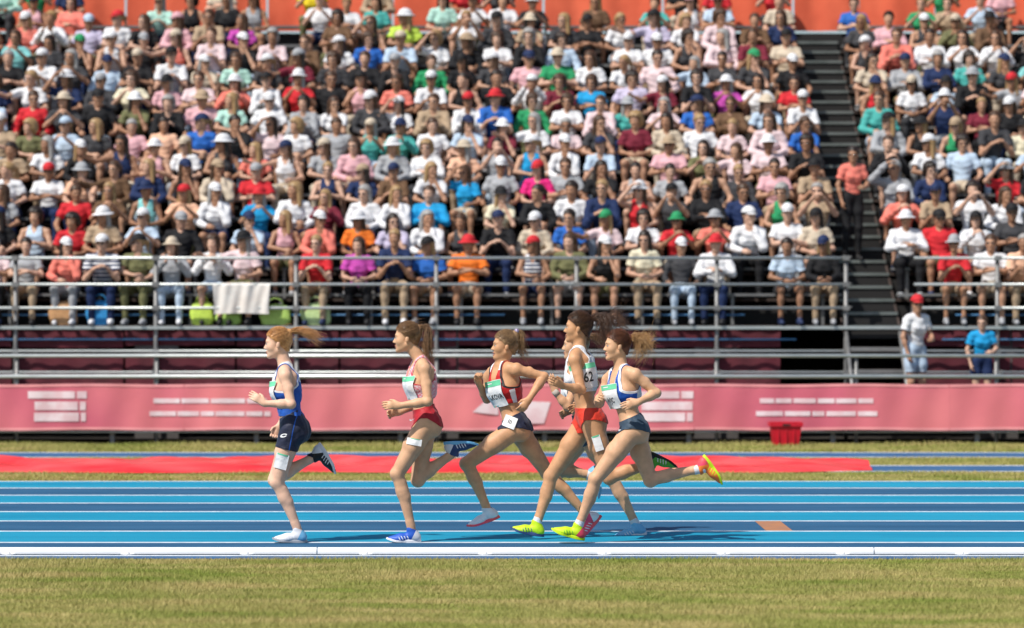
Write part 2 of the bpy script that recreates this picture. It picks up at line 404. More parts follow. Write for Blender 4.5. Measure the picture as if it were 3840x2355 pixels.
track = empty('running_track', (0,23.9,0)); track['kind'] = 'structure'; track['label'] = 'blue running track with eight striped lanes'
def tr(o): o.location = (0,-23.9,0); return o
tr(slab(XL,XR,22.42,22.70,.006,M_RW,'track_edge',track))
ln0 = 22.70
for i in range(8):
    y0 = 22.70 if i == 0 else 22.68+1.22*i
    tr(slab(XL,XR,y0,22.68+1.22*(i+1),.010,(M_TD if i%2 == 0 else M_TL),'lane',track))
for i in range(9):
    y = 22.655 if i == 0 else 22.68+1.22*i
    tr(slab(XL,XR,y-.025,y+.025,.014 if i else .012,M_LINE,'lane_line',track,z0=.007))
tr(slab(2.02,2.23,22.68+1.22*2+.03,22.68+1.22*3-.03,.0135,mat('relay_mark_paint',lin(176,120,82),.8,lin(160,116,90),scale=9),'lane_mark',track,z0=.0105))
def runway(y0, y1):
    r = empty('runway', (0,y0,0)); r['kind'] = 'structure'
    for nm, a, b, z, m in (('runway_surface',y0,y1,.008,M_RW),('runway_line',y0-.04,y0+.04,.012,M_LINE),('runway_line',y1-.04,y1+.04,.012,M_LINE)):
        o = slab(XL,XR,a,b,z,m,nm,r,z0=.001 if nm == 'runway_surface' else .009); o.location = (0,-y0,0)
runway(37.8, 39.03); runway(34.45, 35.75)
# ground at the stand, its shade put into the dark colour, sandy worn patch in front of the mat
sheet('shade_painted_ground', -60, 60, 41.3, 90, .004, mat('shade_painted_ground', (.05,.042,.035), .95, (.03,.026,.022), scale=3), kind='structure')
def patch():
    n = 40; pts = []
    for i in range(n):
        t = 2*math.pi*i/n; r = 1+.18*math.sin(3*t+.4)+.1*math.sin(7*t); pts.append((-4.0+3.2*math.cos(t)*r, 33.35+.45*math.sin(t)*r, .004))
    b = MB(); b.quad(*pts); o = b.obj('worn_sand_patch', mat('sandy_turf', lin(190,150,105), .95, lin(160,135,85), scale=5)); o['kind'] = 'structure'
patch()

# grass blades
M_BLADE = mat('grass_blade', lin(134,146,66), .7, lin(188,170,114), scale=1.0, spec=.2, stretch=(.7,2.6,1), lo=.36, hi=.64, detail=6)
def blades(name, x0, x1, y0, y1, n, hmin, hmax, w):
    x = RNG.uniform(x0,x1,n); y = RNG.uniform(y0,y1,n); a = RNG.uniform(0,math.pi,n); h = RNG.uniform(hmin,hmax,n)*(.7+.5*np.sin(x*1.3+y*.7)**2)
    lx = RNG.normal(0,.5,n)*h; ly = RNG.normal(0,.5,n)*h; dx = np.cos(a)*w; dy = np.sin(a)*w
    V = np.zeros((n,3,3)); V[:,0] = np.stack([x-dx,y-dy,np.zeros(n)],1); V[:,1] = np.stack([x+dx,y+dy,np.zeros(n)],1); V[:,2] = np.stack([x+lx,y+ly,h],1)
    o = link(name, npmesh(name, V.reshape(-1,3), np.arange(3*n).reshape(-1,3), False), M_BLADE)
    tag(o, 'short dry green and straw grass of the infield' if 'infield' in name else 'strips of short dry grass between track and runways', 'grass', kind='stuff')
blades('infield_grass', -5.4, 5.4, 15.8, 22.41, 560000, .012, .032, .0022)
blades('grass_strip', -7.5, 7.5, 32.48, 34.38, 60000, .015, .04, .004)
blades('grass_strip', -7.5, 7.5, 35.82, 37.72, 50000, .015, .04, .004)
blades('grass_strip', -7.5, 7.5, 39.1, 41.6, 70000, .02, .06, .005)

# kerb rail
M_KERB = mat('white_kerb_paint', (.86,.86,.86), .35, (.82,.83,.84), scale=6)
kerb = empty('kerb_rail', (0,22.75,0)); tag(kerb, 'raised white kerb rail along the inside edge of the track', 'kerb')
for i in range(-4, 5):
    cx = i*4.0+.6
    b = MB(); 
    n_ = 14; i0 = len(b.v); prof = [(-.030,.016),(.030,.016)]+[(.030*math.cos(t), .030+.032*math.sin(t)) for t in np.linspace(0,math.pi,n_)]
    for xx in (cx+1.996, cx-1.996): b.v += [(xx,a,q) for a,q in prof]
    m_ = len(prof); b.f += [tuple(range(m_)), tuple(m_+k for k in reversed(range(m_)))]+[(k,m_+k,m_+(k+1)%m_,(k+1)%m_) for k in range(m_)]; b.sm += [False]*(m_+2)
    
    b.obj('rail', M_KERB, kerb)
for i in range(-6, 14):
    x = (31-1920+447*(i+2))*22.72/F
    b = MB(); b.tube((x,-.005,.0125),(x,-.005,.0175),.055,14); b.tube((x,-.034,.0175),(x,-.034,.03),.012,8); b.obj('foot', M_KERB, kerb)

# ------------------------------------------------------------------ stand
M_ALU = mat('galvanised_steel', (.46,.50,.50), .38, (.58,.61,.60), metal=.55, scale=5, stretch=(1,6,6))
M_GREY = mat('grey_scaffold_steel', (.20,.20,.20), .5, (.27,.265,.26), metal=.4, scale=6)
M_PLY = mat('brown_plywood', (.062,.042,.036), .8, (.042,.030,.026), scale=5, stretch=(.3,2,2))
M_DARK = mat('dark_riser', (.018,.017,.017), .8)
M_BENCH = mat('aluminium_bench', (.17,.17,.17), .5, (.23,.23,.23), metal=.3, scale=4)
M_NOSE = mat('step_nosing_metal', (.14,.16,.15), .5, (.20,.22,.21), metal=.3, scale=4)
M_MAROON = mat('maroon_cloth', (.13,.02,.032), .85, (.09,.018,.026), scale=2.2, bump=.5, bscale=5)
M_BLUEP = mat('blue_pipe_paint', lin(70,120,165), .45)
D0 = 43.45; Z0 = 1.56; RISE = .369; RUN = .672; NR = 13
AX0, AX1 = 4.56, 5.34         # aisle
XS0, XS1 = -11.0, 12.0
stand = empty('grandstand', (0, D0, 0)); tag(stand, 'long temporary grandstand of benches rising behind the fence, split by one aisle', 'grandstand')
def sp(b, nm, m): o = b.obj(nm, m, stand); o.location = (0,-D0,0); return o
for k in range(NR):
    y = D0+RUN*k; z = Z0+RISE*k
    for (xa, xb) in ((XS0,AX0),(AX1,XS1)):
        sp(MB().box(xa,xb,y,y+RUN+.02,z-.04,z), 'floor_board', M_PLY)
        sp(MB().box(xa,xb,y+.285,y+.555,z+.40,z+.435), 'bench', M_BENCH)
        sp(MB().box(xa,xb,y+RUN+.022,y+RUN+.037,z+.012,z+RISE-.10), 'riser', M_DARK)
    # aisle: two half steps per row
    sp(MB().box(AX0+.004,AX1-.004,y,y+RUN*.5,z-.045,z-.004), 'aisle_step', M_PLY)
    sp(MB().box(AX0+.004,AX1-.004,y-.012,y-.001,z-.045,z-.002), 'step_nosing', M_NOSE)
    sp(MB().box(AX0+.004,AX1-.004,y+RUN*.5,y+RUN,z+RISE/2-.045,z+RISE/2-.004), 'aisle_step', M_PLY)
    sp(MB().box(AX0+.004,AX1-.004,y+RUN*.5-.012,y+RUN*.5-.001,z+RISE/2-.045,z+RISE/2-.002), 'step_nosing', M_NOSE)
    sp(MB().box(AX0+.004,AX1-.004,y+.005,y+.02,z-RISE/2+.002,z-.062), 'riser', M_DARK)
    sp(MB().box(AX0+.004,AX1-.004,y+RUN*.5+.005,y+RUN*.5+.02,z+.0,z+RISE/2-.062), 'riser', M_DARK)
# supports under benches
b = MB()
for k in range(NR):
    y = D0+RUN*k; z = Z0+RISE*k
    x = XS0+.3
    while x < XS1:
        if not AX0-.05 < x < AX1+.05: b.box(x-.02,x+.02,y+.33,y+.50,z,z+.40)
        x += 1.25
o = sp(b, 'bench_bracket', M_GREY); o['kind'] = 'stuff'
# stringers at both aisle sides
for xx in (AX0, AX1):
    b = MB(); q = MB()
    for k in range(NR-1):
        q.tube((xx,D0+RUN*k,Z0+RISE*k-.10),(xx,D0+RUN*(k+1),Z0+RISE*(k+1)-.10),.022,6)
    sp(q, 'stringer', M_PLY)
# front uprights, rails
POSTX = [(-1860+525.5*i)*D0/F for i in range(-2, 10)]
for i, x in enumerate(POSTX):
    if AX0+.02 < x < AX1-.05: x = AX0+.02
    sp(MB().tube((x,D0-.03,.0),(x,D0-.03,2.50),.03,10), 'post', M_GREY)
    sp(MB().box(x-.30,x+.30,D0+.06,D0+.10,.0,1.48), 'support_panel', mat('weathered_grey_panel', (.085,.08,.078), .7, (.11,.10,.10), scale=2)) if i%2 else None
for z in (2.480, 2.118, 1.795):
    for xa, xb in ((XS0, (3165-1920)*D0/F),((3425-1920)*D0/F, XS1)):
        sp(MB().tube((xa,D0-.07,z),(xb,D0-.07,z),.021,10), 'guard_rail', M_ALU)
sp(MB().box(XS0,XS1,D0-.10,D0-.055,1.505,1.548), 'edge_rail', M_ALU)
sp(MB().tube((XS0,D0-.09,1.205),(XS1,D0-.09,1.205),.018,8), 'ledger_rail', M_ALU)
sp(MB().tube((XS0,D0-.09,.915),(XS1,D0-.09,.915),.016,8), 'ledger_rail', M_ALU)
for xa, xb in ((XS0,-3.4),(-3.3,.6),(1.3,3.9),(5.9,XS1)):
    sp(MB().tube((xa,D0-.02,1.365),(xb,D0-.02,1.365),.014,8), 'blue_pipe', M_BLUEP)
    sp(MB().tube((xa+.2,D0+.10,1.70),(xb-.7,D0+.10,1.70),.012,8), 'blue_pipe', M_BLUEP)
# maroon cloth hung under the first row, in sheets
def hung(x0, x1, z0, z1, y, name, m, par, org, seed=0, amp=.02):
    n = 40
    def fn(U, Vv):
        X = x0+(x1-x0)*U; Z = z0+(z1-z0)*Vv
        Y = y+amp*np.sin(X*7+seed)*(.4+.6*(1-Vv))+amp*.5*np.sin(X*17+seed*2+Z*3)
        return X, Y-org, Z+0*X
    o = link(name, grid_mesh(name, fn, n, 6), m, par); return o
x = XS0
i = 0
while x < XS1-.5:
    w = random.uniform(1.3, 1.85)
    if not (AX0-.15 < x+w/2 < AX1+.3):
        hung(x, x+w-.03, 1.27+random.uniform(-.02,.02), 1.49, D0+.03, 'cloth_panel', M_MAROON, stand, D0, i)
        hung(x, x+w-.03, .42, 1.14+random.uniform(-.03,.02), D0+.03, 'cloth_panel', M_MAROON, stand, D0, i+3)
    x += w; i += 1
for x in POSTX:
    if AX0+.02 < x < AX1-.05: x = AX0+.02
    for z in (2.480, 2.118, 1.795, 1.205, .915): sp(MB().box(x-.045,x+.045,D0-.105,D0-.02,z-.032,z+.032).tube((x+.05,D0-.06,z+.012),(x+.08,D0-.06,z+.012),.010,6), 'clamp', M_GREY)
# lower stairs in the aisle down to the walkway
for j in range(4):
    z = 1.56-.30*(j+1)+.0; y1 = D0-.02-.30*j
    sp(MB().box(AX0+.05,AX1-.05,y1-.29,y1,z-.04,z), 'stair_tread', M_PLY); sp(MB().box(AX0+.05,AX1-.05,y1-.305,y1-.292,z-.05,z+.002), 'step_nosing', M_GREY)
for xx in (AX0+.02, AX1-.02):
    sp(MB().tube((xx,D0-1.25,.36),(xx,D0-.03,1.50),.03,6), 'stringer', M_GREY)
# walkway deck behind the fence
FD = 41.62
sp(MB().box(XS0,XS1,FD+.02,D0-.2,.29,.345), 'walkway_deck', M_PLY)
b = MB(); x = XS0
while x < XS1: b.box(x,x+.06,FD+.1,FD+.16,0,.29); x += 1.9
sp(b, 'deck_leg', M_GREY)
# orange back wall, then dark backing added below it
YB = D0+RUN*NR+.1
backdrop = empty('orange_backdrop', (0,YB,0)); tag(backdrop, 'orange sheets stretched along the top of the grandstand', 'backdrop')
M_ORANGE = mat('orange_sheet', (.80,.15,.07), .8, (.72,.12,.055), scale=2, bump=.4, bscale=4)
x = XS0
while x < XS1:
    w = random.uniform(1.9,2.5); hung(x, x+w-.04, Z0+RISE*NR+.02, Z0+RISE*NR+2.4, YB, 'orange_sheet', M_ORANGE, backdrop, YB, x, .03); x += w
for i in range(12): MB().tube((XS0+.1+i*2.08,.06,0),(XS0+.1+i*2.08,.06,Z0+RISE*NR+2.5),.03,8).obj('post', M_GREY, backdrop)

sp(MB().box(XS0-.1,XS1+.1,YB-.35,YB-.3,0,Z0+RISE*NR-.05), 'rear_dark_backing', M_DARK)  # added backing, keeps the gaps under the stand dark
for xx in (XS0-.12, XS1+.06):
    b = MB(); i0 = len(b.v); pts = [(D0,0),(YB-.3,0),(YB-.3,Z0+RISE*NR-.1),(D0,Z0-.1)]
    for q in (xx, xx+.05): b.v += [(q,y,z) for y,z in pts]
    b.f += [(3,2,1,0),(4,5,6,7)]+[(k,(k+1)%4,4+(k+1)%4,4+k) for k in range(4)]; b.sm += [False]*6
    sp(b, 'side_dark_backing', M_DARK)  # added sides, they close off the dark space under the rows
# front fence with two rails + banner
fence = empty('front_fence', (0,FD,0)); tag(fence, 'low silver steel rail fence carrying the pink banner in front of the stand', 'fence')
for z in (1.165, .893): MB().tube((XS0,0,z),(XS1,0,z),.024 if z > 1 else .030,12).obj('rail', M_ALU, fence)
for i, x in enumerate(POSTX): MB().tube((x*.957,.035,0),(x*.957,.035,1.165),.024,10).obj('post', M_GREY, fence)
MB().tube((XS0,.0,.165),(XS1,.0,.165),.012,8).obj('rail', M_ALU, fence)
M_BAN = mat('pink_banner_cloth', (.82,.24,.25), .75, (.62,.13,.19), scale=.42, bump=.3, bscale=3, detail=2)  # darker noise patches put the shade of folds into the pink
M_BANE = mat('pink_banner_hem', (.88,.34,.36), .75)
M_BW = mat('banner_white_print', (.80,.56,.60), .75, (.86,.70,.74), scale=5, lo=.42, hi=.58)
banner = empty('sponsor_banner', (0,FD-.05,0)); tag(banner, 'long pink cloth banner with white print hung along the fence', 'banner')
BZ0, BZ1 = .190, .795
def ban_y(X, Z): return .016*np.sin(X*2.3)+.012*np.sin(X*5.1+Z*5)+.006*np.sin(X*13-Z*3)
x = XS0
for i in range(7):
    w = 3.35
    def fn(U, Vv, x=x, w=w):
        X = x+(w-.001)*U; Z = BZ0+(BZ1-BZ0)*Vv+.006*np.sin(X*3.1); return X, ban_y(X, Z), Z
    o = link('banner_sheet', grid_mesh('banner_sheet', fn, 90, 14), M_BAN, banner)
    for za, zb in ((BZ0+.0, BZ0+.035),(BZ1-.035, BZ1)):
        def fh(U, Vv, x=x, w=w, za=za, zb=zb):
            X = x+(w-.012)*U; Z = za+(zb-za)*Vv+.006*np.sin(X*3.1); return X, ban_y(X, Z)-.006, Z
        link('hem', grid_mesh('hem', fh, 90, 3), M_BANE, banner)
    x += w
def bprint(px0, py0, px1, py1, skew=0., nm='print'):
    a = P(px0,py1,FD-.06); c = P(px1,py0,FD-.06)
    def fn(U, Vv):
        Z = a[2]+(c[2]-a[2])*Vv; X = a[0]+(c[0]-a[0])*U+skew*(Z-a[2]); return X, ban_y(X, Z)-.008, Z
    link(nm, grid_mesh(nm, fn, 24, 4), M_BW, banner)
def print_rows(px0, px1, rows, words):
    for (y0, y1) in rows:
        x = px0; 
        while x < px1-8:
            w = random.uniform(*words); w = w if px1-x-w > 25 else px1-x; bprint(x, y0, x+w, y1); x += w+random.uniform(5, 8)
for off in (0, 2275):
    for (y0, y1, a, c) in ((1467,1494,105,325),(1506,1538,130,322),(1547,1580,128,322)):
        print_rows(a+off, c+off, [(y0,y1)], (150,190))
    print_rows(575+off, 1000+off, [(1494,1512)], (40,130)); print_rows(560+off, 1015+off, [(1542,1560)], (40,130))
# pale slanted emblem
for (pts) in ([(1772,1545),(1850,1478),(1868,1490),(1868,1556)], [(1880,1500),(2065,1508),(2040,1588),(1905,1588),(1880,1560)]):
    n = len(pts); v = []
    for (a, c) in pts: q = P(a, c, FD-.06); v.append((q[0], float(ban_y(q[0], q[2]))-.010, q[2]))
    b = MB(); b.quad(*reversed(v)); b.obj('print', M_BW, banner)

# red tarpaulin over the runway
def tarp():
    def fn(U, Vv):
        X = -9.5+(3.95+9.5)*U; e = np.clip((3.95-X)/1.3,0,1)
        Yc = 35.2; hw = 1.05*(.45+.55*e)
        t = Vv*2-1; Y = Yc+hw*t+.08*np.sin(X*1.7+t)
        Z = .09*(1-np.abs(t)**6)*(.5+.5*e)+.030*np.sin(X*2.3+t*3+np.sin(X*.9)*2)*(1-t*t)+.018*np.sin(X*6.1+t*7+2*np.sin(X*1.3))*(1-t*t)+.010*np.sin(X*14+t*11)*(1-t*t)+.012
        return X, Y, Z
    o = link('red_tarpaulin', grid_mesh('red_tarpaulin', fn, 420, 40), mat('red_tarpaulin', (.72,.02,.025), .38, (.80,.10,.10), scale=.8, stretch=(1,3,1), bump=.3, bscale=3))
    tag(o, 'long wrinkled red tarpaulin covering the blue runway behind the track', 'tarpaulin')
tarp()
# red bin in front of the banner
def redbin():
    r = empty('red_crate', ((2945-1920)*40.9/F, 40.9, 0)); tag(r, 'red plastic crate standing on the grass in front of the pink banner', 'crate')
    m = mat('red_plastic', (.60,.01,.03), .4, (.5,.01,.025), scale=8)
    b = MB(); n = 4
    i = len(b.v); lo = [(-.16,-.13,.005),(.16,-.13,.005),(.16,.13,.005),(-.16,.13,.005)]; hi = [(-.20,-.16,.315),(.20,-.16,.315),(.20,.16,.315),(-.20,.16,.315)]
    hin = [(-.185,-.145,.315),(.185,-.145,.315),(.185,.145,.315),(-.185,.145,.315)]; lin_ = [(-.15,-.12,.03),(.15,-.12,.03),(.15,.12,.03),(-.15,.12,.03)]
    b.v += lo+hi+hin+lin_; b.f.append((3,2,1,0)); b.sm.append(False)
    for L in range(3):
        for k in range(4): b.f.append((L*4+k, L*4+(k+1)%4, L*4+4+(k+1)%4, L*4+4+k)); b.sm.append(False)
    b.f.append((12,13,14,15)); b.sm.append(False)
    b.obj('body', m, r)
    MB().box(-.215,.215,-.175,-.162,.27,.32).box(-.215,.215,.162,.175,.27,.32).box(-.215,-.202,-.162,.162,.27,.32).box(.202,.215,-.162,.162,.27,.32).obj('rim', m, r)
    MB().box(-.05,.05,-.183,-.176,.28,.30).obj('handle', M_DARK, r)
    for s in (-.10, 0, .10): MB().box(s-.008,s+.008,-.158,-.135,.03,.26).obj('rib', m, r)
redbin()

# ------------------------------------------------------------------ runners
def uvball(c, rad, R, nu=12, nv=8):
    u = np.linspace(0, 2*math.pi, nu, endpoint=False); v = np.linspace(0, math.pi, nv+1)
    V = []
    for b in v:
        for a in u: V.append([math.cos(a)*math.sin(b), math.sin(a)*math.sin(b), math.cos(b)])
    V = np.array(V)*np.array(rad); V = c+V@R
    Q = [(j*nu+i, (j+1)*nu+i, (j+1)*nu+(i+1)%nu, j*nu+(i+1)%nu) for j in range(nv) for i in range(nu)]
    return V, np.array(Q)
def part(name, V, Q, m, root, smooth=True, midx=None):
    me = npmesh(name, V, Q, smooth, midx); o = link(name, me, m, root)
    r = root
    while r is not None:
        if r.type == 'EMPTY': break
        r = r.parent
    if root.type == 'EMPTY': o.location = -root.location
    return o
HL_F = [-.12,-.07,-.04,-.012,.012,.04,.068,.085]; HL_U = [-.075,-.06,-.035,.012,.022,.05,.072,.082]
def hairline(p): return p[...,2]-np.interp(p[...,0], HL_F, HL_U)
def face_parts(hc, Hf, s, root, brow_m, lips=True):
    f, l, u = Hf; R = rot(f,l,u); q = lambda a,b,c: hc+(f*a+l*b+u*c)*s
    for t in (1,-1):
        e = part('eye', *uvball(q(.0775,.0300*t,.006), np.array((.0100,.0125,.0062))*s, R), M_EYEW, root)
        V, Q = uvball(q(.0850,.0305*t,.006), np.array((.0040,.0060,.0060))*s, R, 10, 6); i = link('iris', npmesh('iris', V, Q), M_IRIS, e)
        b = [hc+(f*a+l*b_*t+u*c)*s for a,b_,c in ((.0885,.012,.025),(.0870,.026,.030),(.0765,.044,.027))]
        V, Q = strands([np.array(b)], .0032*s, .0018*s); part('eyebrow', V, Q, brow_m, root)
        b = [hc+(f*a+l*b_*t+u*c)*s for a,b_,c in ((.0855,.018,.0095),(.0880,.030,.0135),(.0790,.043,.009))]
        V, Q = strands([np.array(b)], .0020*s, .0016*s); part('eyelash', V, Q, M_IRIS, root)
    if lips:
        V1, Q1 = uvball(q(.0862,0,-.0525), np.array((.0098,.0205,.0052))*s, R); V2, Q2 = uvball(q(.0838,0,-.0655-.004*(lips is not True)), np.array((.0096,.0180,.0060))*s, R)
        part('lips', np.concatenate([V1,V2]), np.concatenate([Q1,Q2+len(V1)]), M_LIP, root)
def bez(pts, n):
    pts = np.array(pts, float); t = np.linspace(0, len(pts)-1, n); out = []
    for x in t:
        i = min(int(x), len(pts)-2); fr = x-i
        p0 = pts[max(i-1,0)]; p1 = pts[i]; p2 = pts[i+1]; p3 = pts[min(i+2,len(pts)-1)]
        out.append(.5*((2*p1)+(-p0+p2)*fr+(2*p0-5*p1+4*p2-p3)*fr**2+(-p0+3*p1-3*p2+p3)*fr**3))
    return np.array(out)
def hair_mat(name, c1, c2): return mat(name, c1, .38, c2, scale=60, spec=.5, stretch=(1,1,1), lo=.3, hi=.7)
def hair(hc, Hf, s, tie, path, m, root, n_pony=170, spread=.035, frizz=.012, n_scalp=900, r=.00125, bulk=.008, m2=None, tie_m=None, seed=1, tie_r=.016):
    rg = np.random.default_rng(seed); f, l, u = Hf; R = rot(f,l,u)
    cc = hc+(f*-.014+u*.045)*s; rad = (np.array((.093,.074,.084))+bulk)*s
    fl = Field(cc-.16, cc+.16, .0065); fl.put(ell(cc, rad, R), .01); fl.put(rcone(cc-f*.05*s-u*.02*s, hc-f*.055*s-u*.055*s, .052*s, .038*s), .03)
    fl.put(rcone(cc-f*.05*s, tie, .05*s, .018), .03)
    V, Q = fl.mesh(); T = tri(Q); loc = ((V-hc)@R.T)/s; g = hairline(loc); V, T = cut(V, T, g)
    N = vnormals(V, T); loc = (V-cc)@R.T; ang = np.arctan2(loc[:,1], loc[:,2]); V = V+N*(.0012*np.sin(ang*46+loc[:,0]*30)+.001*np.sin(ang*97+loc[:,0]*90))[:,None]
    V, T = shell(V, T, .010); ho = part('hair', V, T, m, root)
    td = unit(R@(tie-cc)/rad); P_ = []
    while len(P_) < n_scalp:
        d = unit(rg.normal(0,1,3)); p = d*rad; w = (p+R@(cc-hc))/s
        gl = w[2]-np.interp(w[0], HL_F, HL_U)
        if gl < 0 or (gl > .035 and rg.random() < .75): continue
        om = math.acos(np.clip(d@td,-1,1)); 
        if om < .3: continue
        k = np.linspace(0,1,9)[:,None]; dd = (np.sin((1-k)*om)*d+np.sin(k*om)*td)/math.sin(om)
        lift = (.001+.004*np.sin(k*math.pi)*rg.random()+rg.random()*.002)
        P_.append(cc+(dd*(rad+lift))@R)
    V, Q = strands(P_, r*.35, r*1.1); link('hair_strand', npmesh('hair_strand', V, Q), m, ho)['kind'] = 'stuff'
    # ponytail
    base = bez([tie]+list(path), 14); L = np.linspace(0,1,14)[:,None]; PP = []
    for i in range(int(n_pony*2.2)):
        o0 = rg.normal(0,.006,3); o1 = rg.normal(0,1,3)*spread; ph = rg.uniform(0,6,3); am = rg.normal(0,1,3)*frizz
        ln = rg.uniform(.7,1.05); bb = bez([tie]+list(path), 40); bb = bb[np.clip((np.linspace(0,1,14)*ln*39),0,39).astype(int)]
        p = bb+o0*(1-L)+o1*np.sqrt(L)*L**.3+am*np.sin(L*7+ph)*L
        PP.append(p)
    V, Q = strands(PP, r*1.5, r*.3); link('ponytail', npmesh('ponytail', V, Q), m2 or m, root).location = -root.location
    # stray hairs
    PP = []
    for i in range(26):
        d = unit(rg.normal(0,1,3)+np.array((-.6,0,.9))); p0 = cc+(d*rad)@R; e = p0+np.array((.05+.05*rg.random(), rg.normal(0,.02), rg.normal(.005,.02)))
        PP.append(bez([p0, (p0+e)/2+np.array((0,0,.012)), e], 8))
    V, Q = strands(PP, .0009, .0004); link('hair_strand', npmesh('hair_strand', V, Q), m, ho)['kind'] = 'stuff'
    if tie_m:
        part('hair_tie', *uvball(tie, (tie_r,tie_r,tie_r), R), tie_m, root)
    return ho
def shoe(A, toe, updir, root, cm, cm2, sole_m, label=None, lace=M_WHITE):
    x = unit(toe); z = orth(updir, x); y = np.cross(z, x)
    M = Matrix([[x[0],y[0],z[0],A[0]],[x[1],y[1],z[1],A[1]],[x[2],y[2],z[2],A[2]],[0,0,0,1]])
    if 'shoe' not in SHOE:
        h = .005; fl = Field((-.10,-.08,-.11), (.24,.08,.06), h)
        for p in (rcone((-.028,0,-.045),(-.005,0,-.035),.034,.036), rcone((-.005,0,-.040),(.085,0,-.052),.036,.031), rcone((.085,0,-.052),(.165,0,-.060),.031,.018),
                  ell((.10,0,-.062),(.062,.043,.024)), ell((-.03,0,-.055),(.036,.034,.03)), rcone((-.012,0,-.02),(.002,0,.012),.036,.039)): fl.put(p, .022)
        V, Q = fl.mesh(); T = tri(Q); V, T = cut(V, T, V[:,2]+.072); V, T = cut(V, T, .006+V[:,0]*.35-V[:,2]+.012)
        V1, T1, s1 = split(V, T, V[:,0]+.002+.5*(V[:,2]+.05)); V, T = V1, T1
        cx = V[T].mean(1); z2 = (cx[:,0]+.002+.5*(cx[:,2]+.05) < 0).astype(int)
        stripe = (np.abs(((cx[:,0]-.45*cx[:,2])*1) % .022-.011) < .0035) & (cx[:,0] > .02) & (cx[:,0] < .10) & (cx[:,2] < -.038) 
        z2[stripe] = 2
        SHOE['shoe'] = (V, T, z2)
        # sole
        n = 40; out = []
        for i in range(n):
            t = 2*math.pi*i/n; cx_ = math.cos(t); sy = math.sin(t); xx = .062+.132*cx_; w = .040+.008*math.exp(-((xx-.125)/.05)**2)-.008*math.exp(-((xx-.045)/.04)**2)
            out.append((xx, math.copysign(abs(sy)**.75, sy)*w))
        Vs = []
        for lv in range(4):
            for (a, b) in out:
                sp_ = .020*max(0,(a-.11)/.08)**2; th = .030-.014*np.clip((a+.04)/.2,0,1); zt = -.070+.004*np.clip(-a/.05,0,1)+sp_; zb = zt-th*.85
                k = (0,.15,.85,1)[lv]; sc = (.95,1.0,1.02,.97)[lv]; Vs.append(((a-.06)*sc+.06, b*sc, zt*(1-k)+zb*k))
        Fs = [tuple(range(n)), tuple(3*n+i for i in reversed(range(n)))]
        for lv in range(3):
            for i in range(n): Fs.append((lv*n+i, (lv+1)*n+i, (lv+1)*n+(i+1)%n, lv*n+(i+1)%n))
        SHOE['sole'] = (Vs, Fs)
    V, T, z2 = SHOE['shoe']; me = npmesh('shoe', V, T, True, z2); 
    for m in (cm, cm2, lace): me.materials.append(m)
    o = link('shoe', me, None, root); o.matrix_local = Matrix.Translation(-root.location)@M
    Vs, Fs = SHOE['sole']; me = bpy.data.meshes.new('sole'); me.from_pydata([tuple(map(float,v)) for v in Vs], [], Fs); link('sole', me, sole_m, o)
    b = MB()
    for k in range(4):
        xx = .035+.018*k; zz = -.0045-.30*xx
        b.tube((xx,-.014,zz),(xx+.006,.014,zz), .0022, 5); b.tube((xx,.014,zz),(xx+.006,-.014,zz), .0022, 5)
    b.obj('lace', lace, o)
    if label: o['label'] = label
    return o
SHOE = {}
